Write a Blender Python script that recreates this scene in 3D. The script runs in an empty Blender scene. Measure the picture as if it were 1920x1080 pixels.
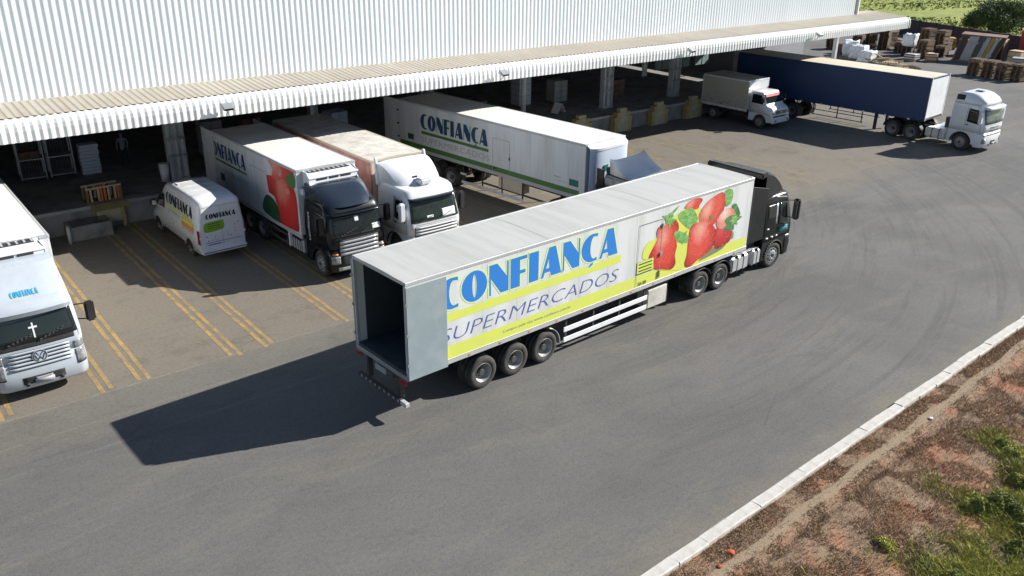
import bpy, bmesh, math, random
from mathutils import Vector, Matrix, noise
from mathutils.geometry import tessellate_polygon
R = math.radians
random.seed(7)
SC = bpy.context.scene
COL = SC.collection

# ------------------------------------------------------------------ camera, sky, sun, exposure
F_PX, YAW, PITCH, ROLL, CAM_H = 1604.609, R(51.141), R(23.585), R(0.7414), 12.901
cam_data = bpy.data.cameras.new('camera')
cam_data.sensor_width = 36.0
cam_data.lens = F_PX / 1920 * 36.0
cam_data.clip_start = 0.1
cam_data.clip_end = 5000
cam = bpy.data.objects.new('camera', cam_data)
COL.objects.link(cam)
fw = Vector((math.cos(YAW)*math.cos(PITCH), math.sin(YAW)*math.cos(PITCH), -math.sin(PITCH)))
rt = Vector((math.sin(YAW), -math.cos(YAW), 0))
up = rt.cross(fw)
rt2 = rt*math.cos(ROLL) + up*math.sin(ROLL)
up2 = -rt*math.sin(ROLL) + up*math.cos(ROLL)
m3 = Matrix((rt2, up2, -fw)).transposed()
cam.matrix_world = Matrix.Translation((0, 0, CAM_H)) @ m3.to_4x4()
SC.camera = cam

SUN_AZ, SUN_EL = R(-19.5), R(31.0)
world = bpy.data.worlds.new('World')
SC.world = world
world.use_nodes = True
wn = world.node_tree.nodes
wl = world.node_tree.links
wn.clear()
sky = wn.new('ShaderNodeTexSky')
sky.sky_type = 'NISHITA'
sky.sun_disc = False
sky.sun_elevation = SUN_EL
sky.sun_rotation = math.pi/2 - SUN_AZ
sky.air_density = 1.0
sky.dust_density = 0.25
sky.ozone_density = 3.5
bg = wn.new('ShaderNodeBackground')
bg.inputs['Strength'].default_value = 0.055
wo = wn.new('ShaderNodeOutputWorld')
wl.new(sky.outputs[0], bg.inputs['Color'])
wl.new(bg.outputs[0], wo.inputs['Surface'])
sl = bpy.data.lights.new('sun', 'SUN')
sl.energy = 5.0
sl.angle = R(0.5)
sl.color = (1.0, 0.965, 0.91)
sun = bpy.data.objects.new('sun', sl)
COL.objects.link(sun)
sd = Vector((-math.cos(SUN_EL)*math.cos(SUN_AZ), -math.cos(SUN_EL)*math.sin(SUN_AZ), -math.sin(SUN_EL)))
sun.rotation_euler = sd.to_track_quat('-Z', 'Y').to_euler()
sun.location = (30, -10, 40)
SC.view_settings.view_transform = 'Standard'
SC.view_settings.look = 'None'
SC.view_settings.gamma = 1.0
SC.view_settings.exposure = 0.85
SC.view_settings.use_curve_mapping = False

# ------------------------------------------------------------------ materials
class NT:
    def __init__(s, name):
        s.m = bpy.data.materials.new(name)
        s.m.use_nodes = True
        s.t = s.m.node_tree
        s.p = s.t.nodes['Principled BSDF']
    def n(s, typ, **kw):
        o = s.t.nodes.new(typ)
        for k, v in kw.items():
            setattr(o, k, v)
        return o
    def val(s, sock, v):
        if isinstance(v, (int, float)):
            sock.default_value = v
        elif isinstance(v, tuple):
            sock.default_value = v if len(v) == len(sock.default_value) else (*v, 1.0)
        else:
            s.t.links.new(v, sock)
    def math(s, op, a, b=0.0, c=0.0, clamp=False):
        o = s.n('ShaderNodeMath', operation=op, use_clamp=clamp)
        for i, v in enumerate((a, b, c)):
            s.val(o.inputs[i], v)
        return o.outputs[0]
    def ramp(s, v, lo, hi, a=0.0, b=1.0):
        o = s.n('ShaderNodeMapRange')
        s.val(o.inputs[0], v)
        for i, x in enumerate((lo, hi, a, b)):
            s.val(o.inputs[i+1], x)
        return o.outputs[0]
    def mix(s, f, a, b, mode='MIX'):
        o = s.n('ShaderNodeMix', data_type='RGBA', blend_type=mode)
        s.val(o.inputs[0], f)
        s.val(o.inputs[6], a)
        s.val(o.inputs[7], b)
        return o.outputs[2]
    def coord(s, kind='Object'):
        return s.n('ShaderNodeTexCoord').outputs[kind]
    def mapping(s, v, scale=(1, 1, 1), rot=(0, 0, 0)):
        o = s.n('ShaderNodeMapping')
        s.t.links.new(v, o.inputs[0])
        o.inputs['Scale'].default_value = scale
        o.inputs['Rotation'].default_value = rot
        return o.outputs[0]
    def noise(s, v, scale, detail=4, rough=0.55, dist=0.0):
        o = s.n('ShaderNodeTexNoise')
        s.t.links.new(v, o.inputs['Vector'])
        for k, x in (('Scale', scale), ('Detail', detail), ('Roughness', rough), ('Distortion', dist)):
            o.inputs[k].default_value = x
        return o.outputs['Fac']
    def bump(s, h, strength=0.3, dist=0.02):
        o = s.n('ShaderNodeBump')
        s.val(o.inputs['Height'], h)
        o.inputs['Strength'].default_value = strength
        o.inputs['Distance'].default_value = dist
        s.t.links.new(o.outputs[0], s.p.inputs['Normal'])
    def base(s, c):
        s.val(s.p.inputs['Base Color'], c)

def mat(name, col, rough=0.5, metal=0.0, dirt=None, amt=0.35, scale=1.5, stretch=(1, 1, 1), bump=0.0, bscale=60, coat=0.0, spec=None, fine=0.12):
    """plain painted or weathered surface: base colour, soft blotches of dirt, fine grain"""
    t = NT(name)
    co = t.coord()
    mp = t.mapping(co, stretch)
    n1 = t.noise(mp, scale, 6, 0.6)
    n2 = t.noise(co, scale*14, 3, 0.6)
    if dirt is None:
        dirt = tuple(c*0.62 for c in col)
    f = t.math('MULTIPLY', t.ramp(n1, 0.42, 0.72), amt, clamp=True)
    c = t.mix(f, col, dirt)
    c = t.mix(t.math('MULTIPLY', t.ramp(n2, 0.35, 0.7), fine), c, tuple(x*0.5 for x in col))
    t.base(c)
    t.val(t.p.inputs['Roughness'], t.ramp(n1, 0.3, 0.7, rough*0.85, min(1, rough*1.2)))
    t.p.inputs['Metallic'].default_value = metal
    if coat:
        t.p.inputs['Coat Weight'].default_value = coat
        t.p.inputs['Coat Roughness'].default_value = 0.06
    if spec is not None:
        t.p.inputs['Specular IOR Level'].default_value = spec
    if bump:
        t.bump(t.noise(co, bscale, 4), bump, 0.01)
    return t.m

M = {}
M['white'] = mat('white_paint', (0.74, 0.75, 0.77), 0.32, dirt=(0.5, 0.49, 0.46), amt=0.4, scale=1.2, coat=0.4, fine=0.04)
M['white_box'] = mat('white_box_panel', (0.70, 0.71, 0.72), 0.45, dirt=(0.42, 0.40, 0.36), amt=0.55, scale=1.6, stretch=(1.6, 1.6, 0.22), fine=0.1)
M['roof_bright'] = mat('bright_roof', (0.80, 0.78, 0.70), 0.6, dirt=(0.55, 0.50, 0.40), amt=0.3, scale=0.8, fine=0.05)
M['roof_dusty'] = mat('dusty_roof', (0.66, 0.63, 0.57), 0.8, dirt=(0.28, 0.24, 0.18), amt=0.7, scale=1.6, bump=0.1, fine=0.3)
M['roof_grey'] = mat('pale_grey_roof', (0.48, 0.48, 0.46), 0.6, dirt=(0.36, 0.355, 0.33), amt=0.75, scale=0.9, stretch=(2.5, 0.3, 1), fine=0.05)
M['roof_tan'] = mat('tan_roof', (0.62, 0.55, 0.42), 0.7, dirt=(0.42, 0.37, 0.29), amt=0.5, scale=0.8)
M['trim_alu'] = mat('aluminium_trim', (0.50, 0.50, 0.50), 0.5, 0.1, dirt=(0.35, 0.34, 0.33), amt=0.5)
M['grey_door'] = mat('grey_door_skin', (0.30, 0.36, 0.39), 0.42, 0.15, dirt=(0.42, 0.46, 0.47), amt=0.6, scale=1.4, fine=0.08)
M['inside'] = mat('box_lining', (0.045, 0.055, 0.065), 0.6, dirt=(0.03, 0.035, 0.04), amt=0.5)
M['black'] = mat('black_paint', (0.006, 0.007, 0.009), 0.3, dirt=(0.015, 0.015, 0.014), amt=0.3, scale=2, coat=0.15, spec=0.3, fine=0.0)
M['black_matte'] = mat('black_plastic', (0.02, 0.02, 0.021), 0.65, dirt=(0.05, 0.048, 0.042), amt=0.5)
M['chassis'] = mat('chassis_steel', (0.035, 0.034, 0.033), 0.75, dirt=(0.12, 0.10, 0.075), amt=0.6, scale=3)
M['rubber'] = mat('tyre_rubber', (0.035, 0.034, 0.032), 0.85, dirt=(0.13, 0.115, 0.095), amt=0.75, scale=4, bump=0.2)
M['rim'] = mat('steel_rim', (0.36, 0.35, 0.33), 0.5, 0.3, dirt=(0.17, 0.15, 0.12), amt=0.7, scale=5)
M['rim_alu'] = mat('alloy_rim', (0.72, 0.72, 0.72), 0.3, 0.7, dirt=(0.3, 0.28, 0.25), amt=0.4, scale=6)
M['hub'] = mat('wheel_hub', (0.10, 0.095, 0.09), 0.6, 0.3)
M['alu'] = mat('bare_aluminium', (0.66, 0.67, 0.68), 0.38, 0.5, dirt=(0.35, 0.34, 0.32), amt=0.5, scale=2.5)
M['chrome'] = mat('chrome', (0.75, 0.77, 0.79), 0.15, 1.0, amt=0.2)
M['silver'] = mat('silver_paint', (0.50, 0.53, 0.56), 0.3, 0.5, amt=0.3, coat=0.5)
M['glass'] = mat('dark_glass', (0.012, 0.017, 0.017), 0.07, 0.0, dirt=(0.03, 0.032, 0.03), amt=0.3, spec=0.6, fine=0.0)
M['glass_green'] = mat('green_tinted_glass', (0.03, 0.045, 0.038), 0.08, 0.0, dirt=(0.012, 0.016, 0.016), amt=0.9, scale=3, spec=0.6, fine=0.0)
M['glass_grey'] = mat('pale_dusty_glass', (0.10, 0.13, 0.12), 0.15, 0.0, amt=0.6, scale=4)
M['lamp'] = mat('headlamp_lens', (0.32, 0.34, 0.35), 0.1, 0.2, dirt=(0.08, 0.08, 0.085), amt=0.8, scale=9)
M['red_lamp'] = mat('red_lens', (0.35, 0.015, 0.02), 0.25)
M['amber'] = mat('amber_lens', (0.6, 0.2, 0.02), 0.3)
M['paper'] = mat('white_paper', (0.75, 0.8, 0.76), 0.7, amt=0.1)
M['blue_tarp'] = mat('blue_curtain', (0.016, 0.042, 0.125), 0.5, dirt=(0.024, 0.05, 0.12), amt=0.5, scale=0.8, stretch=(1, 1, 0.2), bump=0.15, bscale=3)
M['pink_side'] = mat('faded_pink_side', (0.48, 0.19, 0.16), 0.7, dirt=(0.55, 0.42, 0.37), amt=1.0, scale=3.5, stretch=(1, 1, .5), fine=0.3)
M['silver_blue'] = mat('reflective_grey_blue_paint', (0.34, 0.36, 0.38), 0.2, 0.9, dirt=(0.10, 0.13, 0.16), amt=0.5, scale=1.2, coat=0.6)
M['pale_paint'] = mat('pale_blue_grey_paint', (0.47, 0.52, 0.57), 0.35, dirt=(0.36, 0.38, 0.39), amt=0.5, scale=1.2, coat=0.3, fine=0.04)
M['darkblue'] = mat('dark_blue_grey_paint', (0.045, 0.06, 0.08), 0.2, 0.5, amt=0.3, coat=0.7)
M['fair_blue'] = mat('pale_blue_fairing', (0.55, 0.62, 0.72), 0.4, amt=0.2)
M['ink_blue'] = mat('blue_print', (0.025, 0.20, 0.62), 0.5, amt=0.05, fine=0.0)
M['ink_navy'] = mat('navy_print', (0.012, 0.045, 0.15), 0.5, dirt=(0.01, 0.09, 0.08), amt=0.7, scale=2, fine=0.0)
M['ink_script'] = mat('violet_blue_print', (0.09, 0.13, 0.38), 0.5, fine=0.0)
M['ink_grey'] = mat('grey_print', (0.36, 0.35, 0.37), 0.5, fine=0.0)
M['ink_lime'] = mat('lime_print', (0.66, 0.71, 0.11), 0.5, dirt=(0.56, 0.60, 0.18), amt=0.5, fine=0.0)
M['ink_halo'] = mat('pale_lime_print', (0.66, 0.78, 0.34), 0.5, amt=0.05, fine=0.0)
M['ink_green'] = mat('green_print', (0.07, 0.19, 0.045), 0.5, dirt=(0.05, 0.15, 0.06), fine=0.0)
M['ink_dkgreen'] = mat('dark_green_print', (0.02, 0.085, 0.03), 0.5, fine=0.0)
M['ink_black'] = mat('black_print', (0.02, 0.03, 0.025), 0.5, fine=0.0)
M['ink_cyan'] = mat('cyan_print', (0.02, 0.33, 0.55), 0.5, fine=0.0)
M['ink_orange'] = mat('orange_print', (0.75, 0.30, 0.08), 0.5, fine=0.0)
M['ink_teal'] = mat('teal_print', (0.01, 0.15, 0.13), 0.5, fine=0.0)
M['ink_red'] = mat('red_print', (0.62, 0.045, 0.03), 0.5, dirt=(0.36, 0.01, 0.01), amt=1.0, scale=1.0, fine=0.0)
M['ink_redlt'] = mat('light_red_print', (0.68, 0.12, 0.07), 0.5, dirt=(0.5, 0.03, 0.02), amt=0.6, fine=0.0)
M['ink_white'] = mat('white_print', (0.78, 0.8, 0.8), 0.5, fine=0.0)
M['seam'] = mat('panel_seam', (0.30, 0.30, 0.30), 0.7)
M['steel'] = mat('galvanised_steel', (0.38, 0.40, 0.41), 0.5, 0.5, dirt=(0.2, 0.19, 0.17), amt=0.5)
M['column'] = mat('painted_column', (0.55, 0.57, 0.58), 0.55, dirt=(0.22, 0.21, 0.2), amt=0.5, scale=2)
M['dark_steel'] = mat('dark_beam', (0.06, 0.06, 0.065), 0.7)
M['hall'] = mat('hall_wall', (0.42, 0.40, 0.44), 0.85, amt=0.5, scale=0.7)
M['concrete'] = mat('dock_concrete', (0.27, 0.255, 0.24), 0.85, dirt=(0.10, 0.09, 0.075), amt=0.8, scale=1.3, bump=0.2, fine=0.3)
M['block'] = mat('grey_wall_paint', (0.30, 0.31, 0.33), 0.8, dirt=(0.2, 0.2, 0.2), amt=0.5, scale=1.0)
M['yellow'] = mat('worn_yellow_paint', (0.42, 0.31, 0.10), 0.75, dirt=(0.26, 0.22, 0.14), amt=1.0, scale=5, fine=0.3)
M['kerb'] = mat('whitewashed_kerb', (0.60, 0.585, 0.55), 0.8, dirt=(0.40, 0.36, 0.30), amt=0.7, scale=3, bump=0.25, fine=0.2)
M['wood'] = mat('pallet_wood', (0.19, 0.125, 0.075), 0.85, dirt=(0.14, 0.095, 0.06), amt=0.8, scale=3, fine=0.3)
M['wood_dark'] = mat('old_pallet_wood', (0.13, 0.085, 0.055), 0.9, dirt=(0.06, 0.045, 0.035), amt=0.8, scale=3)
M['wood_pale'] = mat('new_pallet_wood', (0.50, 0.38, 0.24), 0.85, dirt=(0.3, 0.22, 0.13), amt=0.6, scale=3)
M['orange'] = mat('orange_crate', (0.50, 0.13, 0.03), 0.7)
M['wrap'] = mat('plastic_wrap', (0.70, 0.71, 0.72), 0.3, dirt=(0.4, 0.42, 0.44), amt=0.7, scale=4, bump=0.5, bscale=12)
M['redbox'] = mat('red_container_paint', (0.45, 0.05, 0.035), 0.6)
M['tarp_grey'] = mat('grey_sheeting', (0.36, 0.37, 0.37), 0.6, dirt=(0.2, 0.2, 0.2), amt=0.5)
M['tarp_ochre'] = mat('ochre_sheeting', (0.36, 0.24, 0.06), 0.7)
M['rust'] = mat('rusty_steel', (0.20, 0.12, 0.085), 0.85, dirt=(0.1, 0.05, 0.03), amt=0.7)
M['bark'] = mat('bark', (0.09, 0.065, 0.045), 0.9)
M['skin'] = mat('skin', (0.30, 0.16, 0.10), 0.6)
M['shirt'] = mat('blue_grey_shirt', (0.16, 0.19, 0.24), 0.8)
M['wall_dark'] = mat('dark_boundary_wall', (0.055, 0.042, 0.045), 0.9, dirt=(0.09, 0.07, 0.065), amt=0.6, scale=0.6)
M['debris'] = mat('white_litter', (0.75, 0.73, 0.7), 0.7)
M['redclay'] = mat('red_clay_lump', (0.45, 0.09, 0.03), 0.9)

def corr(name, col, dirt, amt, rough, metal=0.0, streak=(0.6, 0.6, 0.05)):
    t = NT(name)
    co = t.coord()
    n = t.noise(t.mapping(co, streak), 2.0, 6, 0.6)
    n2 = t.noise(t.mapping(co, (0.15, 0.5, 0.5)), 1.5, 4)
    f = t.math('MULTIPLY', t.ramp(t.math('ADD', n, t.math('MULTIPLY', n2, 0.5)), 0.6, 1.0), amt, clamp=True)
    sx = t.n('ShaderNodeSeparateXYZ'); t.t.links.new(co, sx.inputs[0])
    wn_ = t.n('ShaderNodeTexWhiteNoise', noise_dimensions='1D'); t.val(wn_.inputs['W'], t.math('FLOOR', t.math('DIVIDE', sx.outputs[0], 1.04)))
    c = t.mix(f, col, dirt)
    t.base(t.mix(t.math('MULTIPLY', wn_.outputs['Value'], 0.22), c, tuple(q*0.8 for q in dirt)))
    t.p.inputs['Roughness'].default_value = rough
    t.p.inputs['Metallic'].default_value = metal
    return t.m
M['facade'] = corr('white_corrugated_steel', (0.84, 0.875, 0.92), (0.76, 0.79, 0.84), 0.3, 0.4)
M['fascia'] = corr('white_fascia_steel', (0.90, 0.90, 0.89), (0.66, 0.64, 0.61), 0.4, 0.45, streak=(3, 3, 0.3))
M['canopy'] = corr('dusty_canopy_steel', (0.40, 0.365, 0.30), (0.31, 0.27, 0.21), 0.8, 0.75, streak=(1.5, 0.3, 1))

def asphalt():
    t = NT('asphalt')
    co = t.coord()
    sep = t.n('ShaderNodeSeparateXYZ')
    t.t.links.new(co, sep.inputs[0])
    x, y = sep.outputs[0], sep.outputs[1]
    big = t.noise(co, 0.13, 6, 0.62, 0.6)
    mid = t.noise(co, 0.7, 6, 0.65, 0.4)
    lng = t.noise(t.mapping(co, (0.12, 1.1, 1), (0, 0, R(3))), 1.0, 6, 0.65, 0.5)
    fine = t.noise(co, 26, 3, 0.8)
    grit = t.noise(co, 9, 6, 0.85)
    wob = t.math('MULTIPLY', t.math('SUBTRACT', mid, 0.5), 0.5)
    yw = t.math('ADD', y, wob)
    grey = (0.146, 0.142, 0.135)
    dark = (0.104, 0.102, 0.099)
    brown = (0.188, 0.163, 0.127)
    # grey lane asphalt with darker blotches
    c = t.mix(t.ramp(big, 0.38, 0.62), grey, dark)
    c = t.mix(t.math('MULTIPLY', t.ramp(lng, 0.5, 0.75), 0.5), c, (0.135, 0.128, 0.115))
    # dusty warm film in the near field, stronger towards the left
    c = t.mix(t.math('MULTIPLY', t.ramp(x, 42, -4), t.ramp(mid, 0.3, 0.65, 0.3, 0.8)), c, (0.125, 0.120, 0.108))
    # brownish loading bays beside the dock
    bay = t.ramp(yw, 21.6, 24.4)
    c = t.mix(t.math('MULTIPLY', bay, t.ramp(x, 75, 40, 0.0, 1.0)), c, brown)
    # paler greenish repair band along the bay edge
    band = t.math('MULTIPLY', t.ramp(y, 22.7, 22.8), t.ramp(y, 24.2, 24.12))
    c = t.mix(t.math('MULTIPLY', band, t.ramp(x, 34, 26, 0, 0.5)), c, (0.135, 0.135, 0.118))
    # pale joints
    def line(at, w, s, wv=0.03):
        d = t.math('ABSOLUTE', t.math('SUBTRACT', t.math('ADD', y, t.math('MULTIPLY', wob, wv)), at))
        return t.math('MULTIPLY', t.ramp(d, w, w*0.4), s)
    for at, w, s in ((24.2, 0.05, 0.55), (22.72, 0.05, 0.3), (21.3, 0.07, 0.25), (18.0, .06, .12)):
        c = t.mix(t.math('MULTIPLY', line(at, w, s, 0.4), t.ramp(mid, 0.35, 0.6)), c, (0.26, 0.245, 0.21))
    # broad dusty streaks worn by traffic
    ds = t.noise(t.mapping(co, (0.22, 0.75, 1), (0, 0, R(-6))), 1.0, 7, 0.7, 0.8)
    c = t.mix(t.math('MULTIPLY', t.ramp(ds, 0.5, 0.7), 0.6), c, (0.175, 0.160, 0.128))
    dk = t.noise(t.mapping(co, (0.5, 0.8, 1)), 1.0, 7, 0.75, 0.3)
    c = t.mix(t.math('MULTIPLY', t.ramp(dk, 0.54, 0.72), 0.55), c, (0.085, 0.085, 0.083))
    # oil and tyre stains inside the bays
    st = t.noise(t.mapping(co, (0.26, 0.35, 1)), 1.0, 5, 0.7, 0.6)
    c = t.mix(t.math('MULTIPLY', t.math('MULTIPLY', t.ramp(st, 0.55, 0.72), bay), 0.55), c, (0.07, 0.062, 0.052))
    # curved tyre tracks where lorries swing round
    dx = t.math('SUBTRACT', x, 20.0)
    dy = t.math('SUBTRACT', y, 40.0)
    rad = t.math('SQRT', t.math('ADD', t.math('MULTIPLY', dx, dx), t.math('MULTIPLY', dy, dy)))
    ang = t.math('ARCTAN2', dy, dx)
    cmb = t.n('ShaderNodeCombineXYZ')
    t.val(cmb.inputs[0], t.math('MULTIPLY', rad, 1.5))
    t.val(cmb.inputs[1], t.math('MULTIPLY', ang, 2.2))
    trk = t.noise(cmb.outputs[0], 1.0, 5, 0.7, 0.3)
    tf = t.math('MULTIPLY', t.math('MULTIPLY', t.ramp(trk, 0.5, 0.64), t.ramp(rad, 14, 20)), t.ramp(x, 12, 24, 0.12, 0.42))
    tf = t.math('MULTIPLY', tf, t.ramp(bay, 0, 1, 1, 0.3))
    c = t.mix(tf, c, (0.062, 0.062, 0.064))
    # oil drips
    v2 = t.n('ShaderNodeTexVoronoi'); t.t.links.new(co, v2.inputs['Vector']); v2.inputs['Scale'].default_value = 1.1
    sp = t.n('ShaderNodeSeparateXYZ'); t.t.links.new(v2.outputs['Color'], sp.inputs[0])
    rr = t.math('MULTIPLY', t.math('SUBTRACT', sp.outputs[0], 0.55), 0.22)
    dd = t.math('ADD', v2.outputs['Distance'], t.math('MULTIPLY', t.math('SUBTRACT', grit, 0.5), 0.08))
    c = t.mix(t.math('MULTIPLY', t.ramp(t.math('SUBTRACT', dd, rr), 0.02, -0.03), t.ramp(y, 14, 28, 0.12, 0.55), clamp=True), c, (0.055, 0.05, 0.045))
    # cracks: thin dark wandering lines
    vo = t.n('ShaderNodeTexVoronoi', feature='DISTANCE_TO_EDGE')
    t.t.links.new(t.mapping(co, (0.10, 0.16, 1)), vo.inputs['Vector'])
    crk = t.math('MULTIPLY', t.ramp(t.math('ADD', vo.outputs['Distance'], t.math('MULTIPLY', t.math('SUBTRACT', mid, .5), 0.06)), 0.008, 0.001), 0.28, clamp=True)
    c = t.mix(t.math('MULTIPLY', crk, t.ramp(big, .4, .6)), c, (0.05, 0.048, 0.045))
    # dust washed against the kerb
    ky = t.math('ADD', t.math('MULTIPLY', x, 0.036), 8.886)
    kd = t.math('ADD', t.math('SUBTRACT', y, ky), t.math('MULTIPLY', t.math('SUBTRACT', mid, 0.5), 2.0))
    c = t.mix(t.ramp(kd, 0.9, 0.0, 0, 0.5), c, (0.19, 0.165, 0.125))
    # aggregate
    c = t.mix(t.math('MULTIPLY', t.ramp(fine, 0.5, 0.78), 0.45), c, (0.30, 0.29, 0.265))
    c = t.mix(t.math('MULTIPLY', t.ramp(grit, 0.52, 0.35), 0.4), c, (0.055, 0.053, 0.05))
    t.base(c)
    t.val(t.p.inputs['Roughness'], t.ramp(mid, 0.3, 0.7, 0.72, 0.9))
    t.bump(t.math('ADD', fine, t.math('MULTIPLY', grit, 0.7)), 0.5, 0.012)
    return t.m
M['asphalt'] = asphalt()
M['asphalt'].node_tree.nodes['Principled BSDF'].inputs['Specular IOR Level'].default_value = 0.25

def road_paint():
    t = NT('worn_road_paint')
    co = t.coord()
    n = t.noise(co, 2.2, 7, 0.75)
    f = t.noise(co, 22, 3, 0.8)
    k = t.math('ADD', n, t.math('MULTIPLY', f, 0.45))
    c = t.mix(t.ramp(k, 0.58, 0.86, 0.12, 1.0), (0.46, 0.29, 0.075), (0.165, 0.138, 0.102))
    t.base(c)
    t.p.inputs['Roughness'].default_value = 0.75
    t.bump(f, 0.3, 0.01)
    return t.m
M['road_paint'] = road_paint()

def road_paint_faint():
    t = NT('faint_road_paint')
    co = t.coord()
    n = t.noise(co, 1.3, 7, 0.75)
    c = t.mix(t.ramp(n, 0.42, 0.62), (0.24, 0.19, 0.10), (0.145, 0.13, 0.105))
    t.base(c)
    t.p.inputs['Roughness'].default_value = 0.8
    return t.m
M['road_paint_faint'] = road_paint_faint()

def soil():
    t = NT('dry_bank_soil')
    co = t.coord()
    sep = t.n('ShaderNodeSeparateXYZ')
    t.t.links.new(co, sep.inputs[0])
    n = t.noise(co, 0.55, 7, 0.7, 0.4)
    n2 = t.noise(co, 7, 6, 0.75)
    n3 = t.noise(co, 30, 3, 0.8)
    c = t.mix(t.ramp(n2, 0.35, 0.68), (0.30, 0.205, 0.13), (0.16, 0.10, 0.062))
    c = t.mix(t.math('MULTIPLY', t.ramp(n, 0.50, 0.63), 0.8), c, (0.37, 0.15, 0.075))
    # pale silt in the shallow drain running along the kerb
    d = t.math('SUBTRACT', sep.outputs[1], t.math('ADD', t.math('MULTIPLY', sep.outputs[0], 0.045), 7.80))
    d = t.math('ABSOLUTE', t.math('ADD', d, t.math('MULTIPLY', t.math('SUBTRACT', n, 0.5), 0.12)))
    c = t.mix(t.ramp(d, 0.17, 0.09), c, (0.29, 0.215, 0.14))
    c = t.mix(t.math('MULTIPLY', t.ramp(n3, 0.55, 0.75), 0.5), c, (0.36, 0.29, 0.2))
    t.base(c)
    t.p.inputs['Roughness'].default_value = 0.95
    t.bump(t.math('ADD', n2, n3), 0.8, 0.04)
    return t.m
M['soil'] = soil()

def blade(name, a, b, trans=0.3):
    t = NT(name)
    co = t.coord()
    n = t.noise(co, 1.4, 4, 0.7)
    n2 = t.noise(co, 35, 2, 0.7)
    f = t.math('ADD', t.math('MULTIPLY', n, 0.6), t.math('MULTIPLY', n2, 0.5))
    t.base(t.mix(t.ramp(f, 0.42, 0.68), a, b))
    t.p.inputs['Roughness'].default_value = 0.75
    return t.m
M['dry_blade'] = blade('dry_grass_blade', (0.46, 0.33, 0.19), (0.25, 0.15, 0.09))
M['green_blade'] = blade('green_grass_blade', (0.30, 0.31, 0.06), (0.12, 0.16, 0.04))
M['yellow_blade'] = blade('yellow_green_blade', (0.50, 0.48, 0.10), (0.28, 0.29, 0.06))
M['leaf'] = blade('bush_leaf', (0.05, 0.085, 0.028), (0.11, 0.15, 0.04))
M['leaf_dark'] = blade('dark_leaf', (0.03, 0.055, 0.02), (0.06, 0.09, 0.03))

def field():
    t = NT('green_field')
    co = t.coord()
    n = t.noise(co, 0.12, 7, 0.7, 0.5)
    n2 = t.noise(co, 0.9, 6, 0.75)
    c = t.mix(t.ramp(n, 0.4, 0.65), (0.30, 0.33, 0.06), (0.19, 0.23, 0.045))
    c = t.mix(t.math('MULTIPLY', t.ramp(n2, 0.45, 0.7), 0.7), c, (0.13, 0.17, 0.04))
    t.base(c)
    t.p.inputs['Roughness'].default_value = 0.95
    t.bump(n2, 0.6, 0.3)
    return t.m
M['field'] = field()

def berry():
    t = NT('strawberry_print')
    co = t.coord()
    vo = t.n('ShaderNodeTexVoronoi')
    t.t.links.new(t.mapping(co, (1, 1, 0.8)), vo.inputs['Vector'])
    vo.inputs['Scale'].default_value = 9.0
    n = t.noise(co, 1.9, 5, 0.6)
    c = t.mix(t.ramp(n, 0.36, 0.64), (0.52, 0.02, 0.015), (0.76, 0.16, 0.11))
    c = t.mix(t.ramp(vo.outputs['Distance'], 0.3, 0.14, 0, 0.7), c, (0.80, 0.38, 0.26))
    t.base(c)
    t.p.inputs['Roughness'].default_value = 0.5
    return t.m
M['berry'] = berry()
M['berry_pale'] = mat('pale_berry_print', (0.72, 0.35, 0.28), 0.5, dirt=(0.62, 0.06, 0.05), amt=0.9, scale=6, fine=0.0)
M['berry_dark'] = mat('dark_berry_print', (0.36, 0.03, 0.03), 0.5, dirt=(0.2, 0.02, 0.02), amt=0.6, fine=0.0)
M['leaf_print'] = mat('leaf_print', (0.14, 0.38, 0.09), 0.5, dirt=(0.42, 0.62, 0.22), amt=1.0, scale=4, stretch=(1, 1, 2), fine=0.4)
M['berry_seed'] = mat('pale_seed_print', (0.80, 0.45, 0.30), 0.5, fine=0.0)
M['berry_gloss'] = mat('pink_gloss_print', (0.76, 0.20, 0.15), 0.5, dirt=(0.8, 0.35, 0.28), amt=0.7, scale=9, fine=0.0)
M['leaf_vein'] = mat('leaf_vein_print', (0.42, 0.6, 0.25), 0.5, fine=0.0)
M['leaf_print_dk'] = mat('dark_leaf_print', (0.05, 0.17, 0.06), 0.5, dirt=(0.2, 0.33, 0.13), amt=0.7, scale=5, fine=0.0)
M['print_shadow'] = mat('olive_print', (0.22, 0.24, 0.12), 0.5, fine=0.0)

def mural():
    t = NT('faded_mural')
    co = t.coord()
    n = t.noise(co, 1.1, 4, 0.6, 1.2)
    n2 = t.noise(co, 4.5, 5, 0.7, 0.8)
    sep = t.n('ShaderNodeSeparateXYZ')
    t.t.links.new(co, sep.inputs[0])
    low = t.ramp(sep.outputs[2], 2.1, 1.1)
    c = t.mix(t.ramp(n, 0.4, 0.6), (0.42, 0.43, 0.39), (0.46, 0.43, 0.36))
    c = t.mix(t.math('MULTIPLY', t.ramp(n2, 0.48, 0.62), low), c, (0.12, 0.18, 0.12))
    t.base(c)
    t.p.inputs['Roughness'].default_value = 0.6
    return t.m
M['mural'] = mural()

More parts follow.
